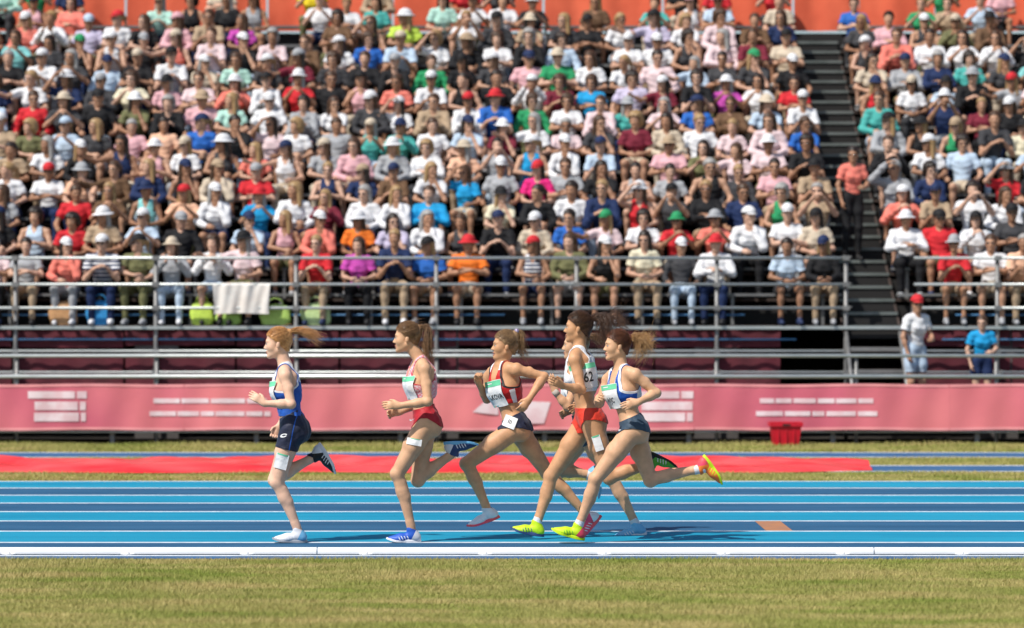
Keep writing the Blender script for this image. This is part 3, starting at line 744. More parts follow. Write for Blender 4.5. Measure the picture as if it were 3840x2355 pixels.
def runner(label, D, sh, pv, ear, yaw, pyaw, hyaw, hpitch, LA, RA, LL, RL, skin, hs=1.0, mouth=0., g=1., h=.0058, feet=(None,None), extra=None):
    hs = hs if hs < 1 else .95
    p = lambda t: P(t[0], t[1], D+(t[2] if len(t) > 2 else 0))
    SH = p(sh); PV = p(pv); HC = p(ear); yr, pr_, hr, hp = map(math.radians, (yaw, pyaw, hyaw, hpitch))
    fw = lambda a: np.array([-math.cos(a), -math.sin(a), 0.])
    up = unit(SH-PV); C = frame(fw(yr), up); Hh = frame(fw(pr_), unit(up+np.array([.10,0,.3])))
    hf = fw(hr)*math.cos(hp)+np.array([0,0,math.sin(hp)]); hu = orth(np.array([-.05,0,1.]), unit(hf)); HF = (unit(hf), np.cross(hu, unit(hf)), hu)
    f, l, u = C; pf, pl, pu = Hh
    neck = SH+u*.035-f*.012
    root = empty('person', (float(PV[0]), D, 0)); tag(root, label, 'runner', 'women running in the race on the blue track')
    S = {1: SH+l*.152-u*.018, -1: SH-l*.152-u*.018}; HP = {1: PV+pl*.082-pu*.02, -1: PV-pl*.082-pu*.02}
    arms = {1: LA, -1: RA}; legs = {1: LL, -1: RL}; J = {}
    tp = torso_prims(SH, PV, C, Hh, neck, g); hpz, hsub = head_prims(HC, HF, neck, hs, mouth)
    pts = [SH, PV, HC]; ag = {}; lg = {}
    for s in (1,-1):
        E, Wr, Hd = (p(q) for q in arms[s][:3]); d = unit(Hd-Wr); n = -l*s+np.array([0,0,-.25]); t = arms[s][4] if len(arms[s]) > 4 else np.array([0,0,1.])-f*0.2
        ag[s] = arm_prims(S[s], E, Wr, 0.98*g)+hand_prims(Wr, d, n if len(arms[s]) < 6 else arms[s][5], t, arms[s][3], .95); pts += [E, Wr, Wr+d*.2]
        K, A, T_ = (p(q) for q in legs[s][:3]); lg[s] = leg_prims(HP[s], K, A, pf, g*1.01); pts += [K, A]; J[s] = (K, A, T_, E, Wr)
    pts = np.array(pts); lo = pts.min(0)-.19; hi = pts.max(0)+.19
    fl = Field(lo, hi, h); fl.group(tp, .035, .01); fl.group(lg[1], .018, .03); fl.group(lg[-1], .018, .03)
    tl = Field(lo, hi, h); tl.A = fl.A.copy()
    tf = Field(lo, hi, h); tf.group(tp, .035, .01)
    fl.group(ag[1], .012, .022); fl.group(ag[-1], .012, .022); fl.group(hpz, .016, .02)
    for q in hsub: fl.put(q, .008, True)
    V, Q = fl.mesh(); bo = part('body', V, Q, M_SKIN, root); bo.color = (*skin, 1)
    face_parts(HC, HF, hs, root, extra.get('brow') if extra else M_IRIS, True if not mouth else 2)
    # feet
    for s, fs in ((1,feet[0]),(-1,feet[1])):
        if fs is None: continue
        K, A, T_, _, _ = J[s]; toe = unit(T_-A) ; upd = unit(K-A)
        if fs.get('flat'): toe = np.array([-1.,-.05,0.]); upd = np.array([0,0,1.])
        elif fs.get('dir') is not None: toe = unit(np.array(fs['dir'], float)); upd = K-A
        shoe(A, toe, upd, root, fs['c'], fs['c2'], fs['sole'], fs.get('label'), fs.get('lace', M_WHITE))
        if fs.get('sock'):
            d = unit(K-A); sf = Field(A-.12, A+.12, .005); sf.put(rcone(A-d*.02, A+d*.055, .038, .0345), .01); v, q_ = sf.mesh(); t3 = tri(q_); v, t3 = cut(v, t3, .052-(v-A)@d); v, t3 = shell(v, t3, .004); part('sock', v, t3, fs['sock'], root)
    cx = dict(root=root, SH=SH, PV=PV, HC=HC, C=C, H=Hh, HF=HF, J=J, HP=HP, S=S, tf=tf, tl=tl, V=V, T=tri(Q), skin=bo, D=D, hs=hs, p=p)
    cx['tree'] = bvh(V, cx['T']); return cx
def top(cx, hem, nf=.085, m=None, zones=(), arm_w=None, neck_w=.05, trim=None, trim_w=.012, name='crop_top', lvl=.007, trim_neck=True):
    """zones: list of (function(a,b,c)->g, material)"""
    f, l, u = cx['C']; V, Q = cx['tf'].mesh(lvl); T = tri(Q)
    def loc(V): d = V-cx['SH']; return d@l, d@u, d@f
    def gn(V):
        a, b, c = loc(V); A = np.abs(a)
        Wd = np.interp(b, [-.21,-.165,-.12,-.05,.02,.1], [.25,.150,.108,.082,.076,.072]) if arm_w is None else np.interp(b, arm_w[0], arm_w[1])
        nF = np.interp(A, [0,neck_w*.55,neck_w*.85,neck_w], [-nf,-nf*.85,-nf*.3,.2]); nB = np.interp(A, [0,neck_w*.6,neck_w], [-nf*.55,-nf*.3,.2])
        t = np.clip(c/.05+.5, 0, 1); n = nF*t+nB*(1-t)
        hm = b+hem+.012*np.clip(-c/.1,-1,1)
        return np.minimum(np.minimum(hm, Wd-A), n-b), (np.minimum(Wd-A, n-b) if trim_neck else Wd-A)
    g, e = gn(V); V, T = cut(V, T, g)
    N0 = vnormals(V, T); a, b, c = loc(V)
    wr = .0016*np.sin(b*95+a*40+c*30)+.0012*np.sin(a*130-b*60); V = V+N0*wr[:,None]
    mats = [m]; idx = np.zeros(len(T), int)
    for zf, zm in zones:
        V, T, sd = split(V, T, zf(*loc(V))); idx = None
        mats.append(zm)
    if trim is not None:
        V, T, sd = split(V, T, gn(V)[1]-trim_w); mats.append(trim)
    cen = V[T].mean(1); idx = np.zeros(len(T), int)
    for i, (zf, zm) in enumerate(zones): idx[zf(*loc(cen)) > 0] = i+1
    if trim is not None: idx[gn(cen)[1] < trim_w] = len(mats)-1
    n0 = len(T); V, T = shell(V, T, .006); idx = np.concatenate([idx, np.zeros(len(T)-n0, int)])
    o = part(name, V, T, mats, cx['root'], True, idx); cx['ttree'] = bvh(V, T); return o
def bottoms(cx, kind, m, waist=.10, name='briefs', zones=(), low=(-.085,.088), leg=.16, tilt=0., lvl=.006):
    f, l, u = cx['H']; f, l, u = cx['H']; PV = cx['PV']; V, Q = cx['tl'].mesh(lvl); T = tri(Q)
    def loc(V): d = V-PV; return d@l, d@u, d@f
    a, b, c = loc(V); top_ = waist-b+tilt*c
    if kind == 'briefs':
        A = np.clip(np.abs(a)/.15, 0, 1); lo_ = low[0]+(low[1]-low[0])*A**1.5
        front = np.where(c > 0, 1, 0); 
        back = np.clip((-c-.01)/.10, 0, 1); lo_ = lo_*(1-back)+(-.06+.03*A)*back
        g = np.minimum(top_, b-lo_)
        g = np.minimum(g, .125-c-.3*np.clip(-b,0,1))
    else:
        g = top_
        gl = []
        for s in (1,-1):
            K, A_, _, _, _ = cx['J'][s]; Hp = cx['HP'][s]; d = unit(K-Hp); gl.append((leg-(V-Hp)@d))
        near = np.where(a > 0, gl[0], gl[1]); g = np.minimum(top_, near); g = np.minimum(g, b+.3)
    V, T = cut(V, T, g)
    N0 = vnormals(V, T); a, b, c = loc(V); V = V+N0*(.0012*np.sin(b*80+c*60)+.001*np.sin(a*90+c*100))[:,None]
    mats = [m]
    for zf, zm in zones: V, T, _ = split(V, T, zf(*loc(V))); mats.append(zm)
    cen = V[T].mean(1); idx = np.zeros(len(T), int)
    for i, (zf, zm) in enumerate(zones): idx[zf(*loc(cen)) > 0] = i+1
    n0 = len(T); V, T = shell(V, T, .005); idx = np.concatenate([idx, np.zeros(len(T)-n0, int)])
    o = part(name, V, T, mats, cx['root'], True, idx); cx['btree'] = bvh(V, T); return o
def off_root(o, root):
    if o is not None and o.parent == root: o.location = -root.location
    return o
def bib(cx, a0, b0, w=.21, hh=.19, text=None, back=False, header=True, size=.05, tdx=0., tdy=-.02, face=0., gap=.010):
    f, l, u = cx['C']; root = cx['root']; fr = math.radians(face); n = f*math.cos(fr)+l*math.sin(fr); ax = np.cross(u, n)   # right-hand axis seen from outside
    org = cx['SH']+ax*a0+u*b0; dr = -n
    pts, fc = gridpts(w, hh, 16, 12); pts = [(x, y*(1+.015*math.sin(x*40))) for x, y in pts]
    b = off_root(decal('race_bib', pts, fc, org+n*.0, ax, u, dr, cx['ttree'], gap, M_PAPER, root, grid=(16,12)), root)
    if b is None: return
    bt = BVHTree.FromPolygons([tuple(v.co) for v in b.data.vertices], [tuple(q.vertices) for q in b.data.polygons])
    def sub(nm, pts, fc, m, g2):
        o = decal(nm, pts, fc, org, ax, u, dr, bt, g2-gap, m, b); return o
    if header:
        pts, fc = gridpts(w*.98, hh*.2, 16, 3, 0, hh*.385); sub('bib_header', pts, fc, M_GREEN, gap+.002)
        pts, fc = gridpts(w*.35, hh*.035, 6, 1, -w*.16, hh*.40); sub('bib_print', pts, fc, M_PAPER, gap+.0035)
        for x0, mm in ((-w*.36, M_GREEN), (-w*.22, mat('salmon_print', (.75,.25,.18), .6)), (-w*.08, mat('teal_print', (.08,.42,.42), .6))):
            pts, fc = gridpts(w*.12, hh*.04, 3, 1, x0, -hh*.46); sub('bib_print', pts, fc, mm, gap+.002)
    if text:
        pts, fc = text2d(text, size); pts = [(x+tdx, y*1.25+tdy) for x, y in pts]; sub('bib_lettering', pts, fc, M_INK, gap+.002)
    return b
def tag_on(cx, base, ax, ay, dr, w, hh, tree, name='thigh_number', text=None, green=True, gap=.006):
    pts, fc = gridpts(w, hh, 10, 8); root = cx['root']
    b = off_root(decal(name, pts, fc, base, ax, ay, dr, tree, gap, M_PAPER, root, grid=(10,8)), root)
    if b is None: return
    if green: pts, fc = gridpts(w*.98, hh*.10, 10, 1, 0, hh*.45); decal('number_header', pts, fc, base, ax, ay, dr, tree, gap+.002, M_GREEN, b)
    if text: pts, fc = text2d(text, hh*.5); decal('number_lettering', pts, fc, base, ax, ay, dr, tree, gap+.002, M_INK, b)
def thigh_tag(cx, t, w=.09, hh=.10, text=None, shift=0., ang=0.):
    K = cx['J'][1][0]; Hp = cx['HP'][1]; ay = unit(Hp-K); pos = Hp*(1-t)+K*t; n = orth(np.array([-.1,-1,.1]), ay); ax = np.cross(ay, n)
    if ang: c, s = math.cos(ang), math.sin(ang); ax, ay = ax*c+ay*s, ay*c-ax*s
    tag_on(cx, pos+ax*shift, ax, ay, -n, w, hh, cx['tree'], text=text)
def thigh_normal(cx): return None

G_ = dict(pale=(.84,.52,.37), fair=(.76,.46,.31), tan=(.66,.35,.185), warm=(.73,.42,.25))
S_NEON = mat('neon_yellow_mesh', (.58,.82,.015), .5, (.50,.74,.01), scale=60, bump=.2); S_PINK = mat('hot_pink_mesh', (.85,.05,.16), .5, (.80,.09,.10), scale=12)
S_WHITE = mat('shoe_white', (.74,.74,.76), .5, (.66,.66,.70), scale=30); S_NAVY = mat('shoe_navy', (.02,.04,.13), .5, (.03,.06,.17), scale=30)
S_LBLUE = mat('shoe_light_blue', (.16,.45,.72), .5, (.2,.5,.75), scale=30); S_BLUE = mat('shoe_blue', (.02,.10,.50), .5); S_BLACK = mat('shoe_black', (.012,.012,.014), .5)
S_GREEN = mat('shoe_green', (.10,.42,.04), .5); S_ORANGE = mat('shoe_orange', (.85,.20,.03), .5); S_GREY = mat('shoe_grey', (.30,.32,.36), .5)
M_SOCK = mat('white_sock', (.76,.76,.78), .85, (.70,.70,.74), scale=60, bump=.4, bscale=140)
HM_GINGER = hair_mat('ginger_hair', (.50,.22,.075), (.74,.42,.18)); HM_BROWN = hair_mat('light_brown_hair', (.17,.085,.04), (.33,.19,.095))
HM_BLOND = hair_mat('dark_blond_hair', (.22,.125,.06), (.42,.26,.13)); HM_DARK = hair_mat('dark_brown_hair', (.045,.020,.012), (.13,.06,.03))
HM_RED = hair_mat('auburn_hair', (.085,.028,.016), (.20,.075,.035)); HM_HONEY = hair_mat('honey_hair', (.30,.15,.055), (.60,.36,.16))

# 1 -- redhead, blue top, navy shorts
c = runner('leading woman runner with ginger ponytail, blue and white vest, navy shorts and white thigh number', 23.95, (1066,1392), (1098,1600), (1040,1291), 4, -4, 4, -4,
    LA=((1092,1516,-.21),(992,1513,-.20),(935,1474,-.20),.25), RA=((1092,1505,.22),(1050,1595,.17),(1022,1645,.15),.6),
    LL=((1040,1808,-.08),(1118,1990,-.07),(1000,1990,-.07)), RL=((1030,1800,.08),(1182,1712,.08),(1245,1770,.08)), skin=G_['pale'], hs=.96,
    feet=(dict(c=S_WHITE,c2=S_LBLUE,sole=S_GREY,flat=True,label='white running shoe planted on the track'), dict(c=S_BLACK,c2=S_WHITE,sole=S_WHITE,dir=(.55,0,-.83))), extra=dict(brow=HM_GINGER))
top(c, .34, .095, M_BLUE, zones=[(lambda a,b,cc: np.minimum(b+.10, .075-np.abs(a)), M_WHITE)], trim=M_WHITE, trim_w=.013, name='vest')
bottoms(c, 'shorts', M_NAVY, waist=.105, leg=.15, tilt=-.42, name='shorts', zones=[(lambda a,b,cc: np.minimum(.0035-np.abs(cc+.03+.25*b), a-.02), M_BLUE)])
bib(c, -.02, -.15, .20, .18, 'WIC', size=.045, face=20)
thigh_tag(c, .60, .10, .115)
q = c['p']; f_, l_, u_ = c['H']
pts = []
for i in range(33):
    t = 2*math.pi*i/32*.93; pts.append((.024*math.cos(t)*1.15, .014*math.sin(t)+.006*math.cos(t)))
ring = [(x,y) for x,y in pts]+[(x*.52+.002,y*.42+.001) for x,y in pts]; n_ = len(pts)
off_root(decal('logo', ring, [(i,i+1,n_+i+1,n_+i) for i in range(n_-1)]+[], P(1066,1632,23.95-.09), np.array([1,0,0.]), np.array([0,0,1.]), np.array([0,1.,0]), c['btree'], .003, M_WHITE, c['root']), c['root'])
hair(c['HC'], c['HF'], .96, P(1086,1243,23.95), [P(1124,1238,23.97), P(1166,1254,23.96), P(1196,1276,23.95)], HM_GINGER, c['root'], 120, .024, .014, tie_m=S_PINK, tie_r=.013, seed=3)

# 2 -- light brown ponytail, pink top, crimson briefs
c = runner('second woman runner with long brown ponytail, pink patterned crop top and crimson briefs', 23.98, (1574,1368), (1597,1580), (1524,1270), 14, 2, 2, -2,
    LA=((1604,1506,-.22),(1500,1521,-.23),(1440,1518,-.25),.35), RA=((1575,1510,.20),(1500,1545,.12),(1450,1553,.08),.5),
    LL=((1490,1776,-.08),(1545,1990,-.07),(1400,1990,-.07)), RL=((1566,1800,.08),(1700,1700,.08),(1790,1665,.08)), skin=G_['warm'],
    feet=(dict(c=S_BLUE,c2=S_WHITE,sole=S_WHITE,flat=True,label='blue and white running shoe planted on the track'), dict(c=S_NAVY,c2=S_WHITE,sole=S_LBLUE,dir=(.9,0,.05))), extra=dict(brow=HM_BROWN))
top(c, .255, .105, M_PINK, trim=M_RED, trim_w=.008)
bottoms(c, 'briefs', M_DRED, waist=.115, tilt=-.30, low=(-.10,.03))
bib(c, .0, -.165, .19, .18, None, face=16)
thigh_tag(c, .36, .115, .05, ang=.35)
sw = [(-.018,-.004),(-.006,-.010),(.024,.010),(-.004,-.002),(-.014,.006)]
off_root(decal('logo', sw, [(0,1,2,3,4)], P(1544,1574,23.98-.1), np.array([1,0,0.]), np.array([0,0,1.]), np.array([0,1.,0]), c['btree'], .003, M_WHITE, c['root']), c['root'])
hair(c['HC'], c['HF'], .96, P(1578,1226,23.98), [P(1604,1236,23.98), P(1602,1300,23.96), P(1606,1372,23.96)], HM_BROWN, c['root'], 200, .022, .006, tie_m=M_BLACK, tie_r=.012, seed=5)

# 3 -- red top LKOVA
c = runner('third woman runner with red crop top, black trim, white stripes, silver scrunchie and navy briefs', 24.45, (1879,1386), (1932,1598), (1891,1300), 40, -6, 12, 2,
    LA=((2040,1412,-.10),(1985,1496,-.20),(1950,1546,-.24),.5), RA=((1826,1496,.10),(1797,1440,-.02),(1787,1396,-.06),.9, np.array([.3,-1,0.])),
    LL=((1750,1738,-.10),(1828,1912,-.09),(1725,1985,-.09)), RL=((2052,1772,.10),(2203,1935,.10),(2180,2018,.10)), skin=G_['tan'], mouth=1.2,
    feet=(dict(c=S_WHITE,c2=S_WHITE,sole=S_PINK,dir=(-.93,0,-.36),label='white running shoe with pink sole swinging forward'), dict(c=S_PINK,c2=S_WHITE,sole=S_PINK,dir=(-.62,0,-.78),sock=M_SOCK)), extra=dict(brow=HM_BROWN))
th = lambda a, cc: np.degrees(np.arctan2(a, cc))
top(c, .275, .075, M_RED, zones=[(lambda a,b,cc: np.minimum(np.minimum(th(a,cc)-60+(b+.2)*60, 80-th(a,cc)-(b+.2)*60), -.165-b), M_WHITE),
    (lambda a,b,cc: b-.002, M_WHITE)], trim_neck=False, trim=M_BLACK, trim_w=.015, name='crop_top')
bottoms(c, 'briefs', M_NAVY, waist=.085, tilt=-.35, low=(-.10,.0))
bib(c, .0, -.17, .19, .21, 'LKOVA', size=.046, tdx=.012, tdy=-.025)
K = c['J'][1][0]; tag_on(c, P(1912,1582,24.3), unit(np.array([.9,0,-.35])), unit(np.array([.35,0,.9])), np.array([0.,1,0]), .10, .09, c['btree'], 'hip_number', 'III', False, .006)
hair(c['HC'], c['HF'], .96, P(1938,1242,24.45), [P(1956,1258,24.46), P(1952,1304,24.47), P(1972,1352,24.5)], HM_BLOND, c['root'], 90, .022, .012, tie_m=mat('silver_scrunchie', (.55,.50,.66), .3, (.12,.08,.2), scale=70), tie_r=.021, seed=8)

# 4b -- partly hidden runner beyond
c = runner('woman runner half hidden behind the tall one in white, hand raised with pale wristband', 24.8, (2160,1398), (2196,1604), (2156,1298), 10, 0, 4, 0,
    LA=((2128,1524,-.20),(2082,1470,-.20),(2064,1410,-.20),.15), RA=((2200,1500,.2),(2140,1540,.10),(2100,1556,.05),.4),
    LL=((2292,1792,-.08),(2385,1968,-.07),(2270,1998,-.07)), RL=((2100,1765,.10),(2210,1780,.10),(2200,1840,.10)), skin=G_['warm'],
    feet=(dict(c=S_LBLUE,c2=S_LBLUE,sole=S_WHITE,dir=(-.97,0,-.18),sock=M_SOCK,label='light blue running shoe on the track'), dict(c=S_WHITE,c2=S_LBLUE,sole=S_LBLUE,dir=(.1,0,-1))), extra=dict(brow=HM_DARK))
top(c, .30, .09, M_WHITE, name='vest'); bottoms(c, 'shorts', M_SLATE, waist=.12, leg=.10, name='shorts', tilt=-.2)
bib(c, .0, -.16, .20, .18, None, face=5)
Wr = c['J'][1][4]; E = c['J'][1][3]; d = unit(Wr-E)
for nm, o0, ln, rr, m in (('wristband', -.035, .05, .0275, mat('pale_wristband', (.45,.42,.38), .8)), ('bracelet', -.062, .008, .0275, M_BLACK)):
    b = MB(); b.tube(Wr+d*o0, Wr+d*(o0+ln), rr, 16, rr*.95); o = b.obj(nm, m, c['root']); o.location = -c['root'].location
hair(c['HC'], c['HF'], .96, P(2200,1262,24.8), [P(2230,1262,24.8), P(2262,1285,24.8)], HM_BROWN, c['root'], 90, .02, .008, seed=9)

# 4 -- tall, white top, orange-red briefs, yellow shoes
c = runner('tallest woman runner with flying dark brown hair, white crop top, orange briefs and yellow shoes', 24.2, (2168,1328), (2208,1570), (2166,1232), -14, 12, -2, 1,
    LA=((2180,1462,-.20),(2108,1446,-.33),(2075,1428,-.42),.3), RA=((2230,1440,.25),(2190,1520,.30),(2150,1530,.30),.4),
    LL=((2284,1790,-.09),(2442,1742,-.09),(2560,1760,-.09)), RL=((2066,1786,.09),(2012,1965,.07),(1900,1990,.07)), skin=G_['tan'], hs=.98, g=1.03,
    feet=(dict(c=S_GREEN,c2=S_BLACK,sole=S_BLACK,dir=(1,0,-.42),label='green and black running shoe kicked up behind'), dict(c=S_NEON,c2=S_NEON,sole=S_NAVY,dir=(-.97,0,.14),sock=M_SOCK,lace=S_NAVY,label='neon yellow shoe landing on its heel')), extra=dict(brow=HM_DARK))
top(c, .285, .08, M_WHITE, trim=M_WHITE, trim_w=.01)
bottoms(c, 'briefs', M_ORED, waist=.085, tilt=.0, low=(-.11,-.005))
bib(c, -.03, -.17, .20, .19, '62', size=.085, tdx=.02, tdy=-.015, face=128, gap=.012)
thigh_tag(c, .38, .065, .12, shift=-.0)
hair(c['HC'], c['HF'], .99, P(2216,1196,24.2), [P(2254,1192,24.2), P(2272,1236,24.18), P(2262,1320,24.2)], HM_DARK, c['root'], 130, .040, .024, tie_m=M_BLACK, tie_r=.012, seed=12)
rg = np.random.default_rng(4); PP = [bez([P(2230,1196,24.2)+rg.normal(0,.008,3), P(2275,1188+rg.normal(0,8),24.2), P(2310,1200+rg.normal(0,22),24.2), P(2345+rg.normal(0,12),1205+rg.normal(0,30),24.2)], 12) for _ in range(150)]
V, Q = strands(PP, .0017, .0006); part('ponytail', V, Q, HM_DARK, c['root'])

# 5 -- nearest, blue/white top, navy briefs, neon and pink shoes
c = runner('rearmost woman runner with auburn curls, blue crop top, navy briefs, neon yellow and pink shoes', 23.9, (2327,1400), (2372,1604), (2312,1300), 36, -4, 14, 0,
    LA=((2462,1474,-.12),(2394,1508,-.22),(2340,1522,-.26),.35), RA=((2248,1512,.08),(2240,1500,-.12),(2238,1490,-.2),.5),
    LL=((2234,1796,-.09),(2168,1976,-.08),(2070,1985,-.08)), RL=((2438,1800,.09),(2628,1758,.09),(2740,1840,.09)), skin=G_['warm'],
    feet=(dict(c=S_NEON,c2=S_PINK,sole=S_NEON,dir=(-.95,-.05,.22),sock=M_SOCK,lace=S_GREEN,label='neon yellow and pink shoe landing on the track'), dict(c=S_ORANGE,c2=S_PINK,sole=S_NEON,dir=(.62,0,-.80),sock=M_SOCK,lace=S_NEON,label='pink and orange shoe with neon yellow sole kicked up behind')), extra=dict(brow=HM_DARK))
top(c, .265, .10, M_BLUE, zones=[(lambda a,b,cc: np.maximum(np.maximum(-.238-b, .045-cc-.0), -1), M_WHITE), (lambda a,b,cc: np.minimum(np.minimum(a-.045, -.135-b), np.minimum(b+.235, cc+.01)), M_BLUE)], trim=M_WHITE, trim_w=.020)
bottoms(c, 'briefs', M_SLATE, waist=.085, tilt=-.34, low=(-.10,.0))
bib(c, -.03, -.155, .21, .19, 'WJC', size=.045, tdx=.0, tdy=-.03)
off_root(decal('logo', [(-.010,-.006),(.004,-.008),(.014,.006),(-.004,.006)], [(0,1,2,3)], P(2322,1612,23.8), np.array([1,0,0.]), np.array([0,0,1.]), np.array([0,1.,0]), c['btree'], .003, M_WHITE, c['root']), c['root'])
hair(c['HC'], c['HF'], .96, P(2366,1264,23.9), [P(2392,1268,23.9), P(2412,1300,23.9), P(2392,1345,23.9)], HM_RED, c['root'], 130, .036, .024, m2=HM_HONEY, tie_m=M_BLACK, tie_r=.014, seed=15)
rg = np.random.default_rng(6); PP = [bez([P(2370,1266,23.9)+rg.normal(0,.008,3), P(2395,1264+rg.normal(0,6),23.9), P(2425,1275+rg.normal(0,18),23.9), P(2448+rg.normal(0,12),1285+rg.normal(0,26),23.9)], 12) for _ in range(130)]
V, Q = strands(PP, .0016, .0006); part('ponytail', V, Q, HM_HONEY, c['root'])
# ------------------------------------------------------------------ spectators
NO = ['ground','first','second','third','fourth','fifth','sixth','seventh','eighth','ninth','tenth','eleventh','twelfth','thirteenth','fourteenth','fifteenth','sixteenth','seventeenth','eighteenth','nineteenth','twentieth','twenty-first','twenty-second','twenty-third','twenty-fourth','twenty-fifth','twenty-sixth','twenty-seventh','twenty-eighth','twenty-ninth','thirtieth']
A3 = lambda *a: np.array(a, float)
FWD = A3(0,-1,0)
def headframe(yaw, pitch):
    y, p = math.radians(yaw), math.radians(pitch); f = A3(math.sin(y)*math.cos(p), -math.cos(y)*math.cos(p), math.sin(p)); u = orth(A3(0,.0,1), f); return f, np.cross(u, f), u
# pose: (lean, head yaw, head pitch, left elbow/wrist/handdir, right ...) relative to hips at (0,0,.52)
POSES = [
 dict(n='hands on lap', lean=.06, hy=-22, hp=-8, L=((.24,-.10,.70),(.10,-.30,.66),(.03,-.40,.63)), R=((-.24,-.10,.70),(-.09,-.30,.66),(-.02,-.40,.63))),
 dict(n='arms folded', lean=.00, hy=-8, hp=-4, male=True, L=((.25,-.12,.74),(.02,-.26,.80),(-.08,-.25,.82)), R=((-.25,-.12,.74),(-.02,-.29,.77),(.08,-.28,.80))),
 dict(n='shading eyes', rare=1, lean=.03, hy=-30, hp=-3, L=((.24,-.12,.70),(.12,-.32,.66),(.06,-.42,.64)), R=((-.31,-.16,.98),(-.12,-.20,1.215),(-.03,-.19,1.26))),
 dict(n='leaning on knees', lean=.20, hy=-14, hp=-2, male=True, L=((.22,-.36,.66),(.10,-.46,.80),(.04,-.52,.86)), R=((-.22,-.36,.66),(-.10,-.46,.80),(-.03,-.52,.84))),
 dict(n='clapping', lean=.05, hy=-18, hp=0, L=((.25,-.14,.76),(.09,-.32,.92),(.03,-.38,1.0)), R=((-.25,-.14,.76),(-.08,-.33,.92),(-.02,-.39,.99))),
 dict(n='holding phone up', rare=1, lean=.03, hy=-10, hp=2, male=True, L=((.24,-.20,.84),(.08,-.38,1.06),(.03,-.43,1.13)), R=((-.24,-.20,.84),(-.08,-.38,1.06),(-.03,-.43,1.12))),
 dict(n='pointing', rare=1, lean=.06, hy=-34, hp=-4, L=((.24,-.12,.70),(.11,-.32,.66),(.05,-.42,.64)), R=((-.36,-.20,.88),(-.52,-.38,.94),(-.60,-.46,.96))),
 dict(n='relaxed', lean=-.04, hy=12, hp=-10, male=True, L=((.28,-.02,.72),(.24,-.26,.63),(.22,-.38,.62)), R=((-.28,-.02,.72),(-.24,-.26,.63),(-.22,-.38,.62))),
 dict(n='looking aside', lean=.10, hy=-52, hp=-2, L=((.25,-.14,.72),(.12,-.32,.64),(.04,-.42,.62)), R=((-.22,-.24,.74),(.00,-.34,.70),(.10,-.38,.69))),
 dict(n='hand on chin', lean=.14, hy=28, hp=-6, L=((.18,-.30,.70),(.05,-.22,.99),(.02,-.20,1.06)), R=((-.24,-.18,.72),(-.10,-.38,.66),(.0,-.44,.64))),
]
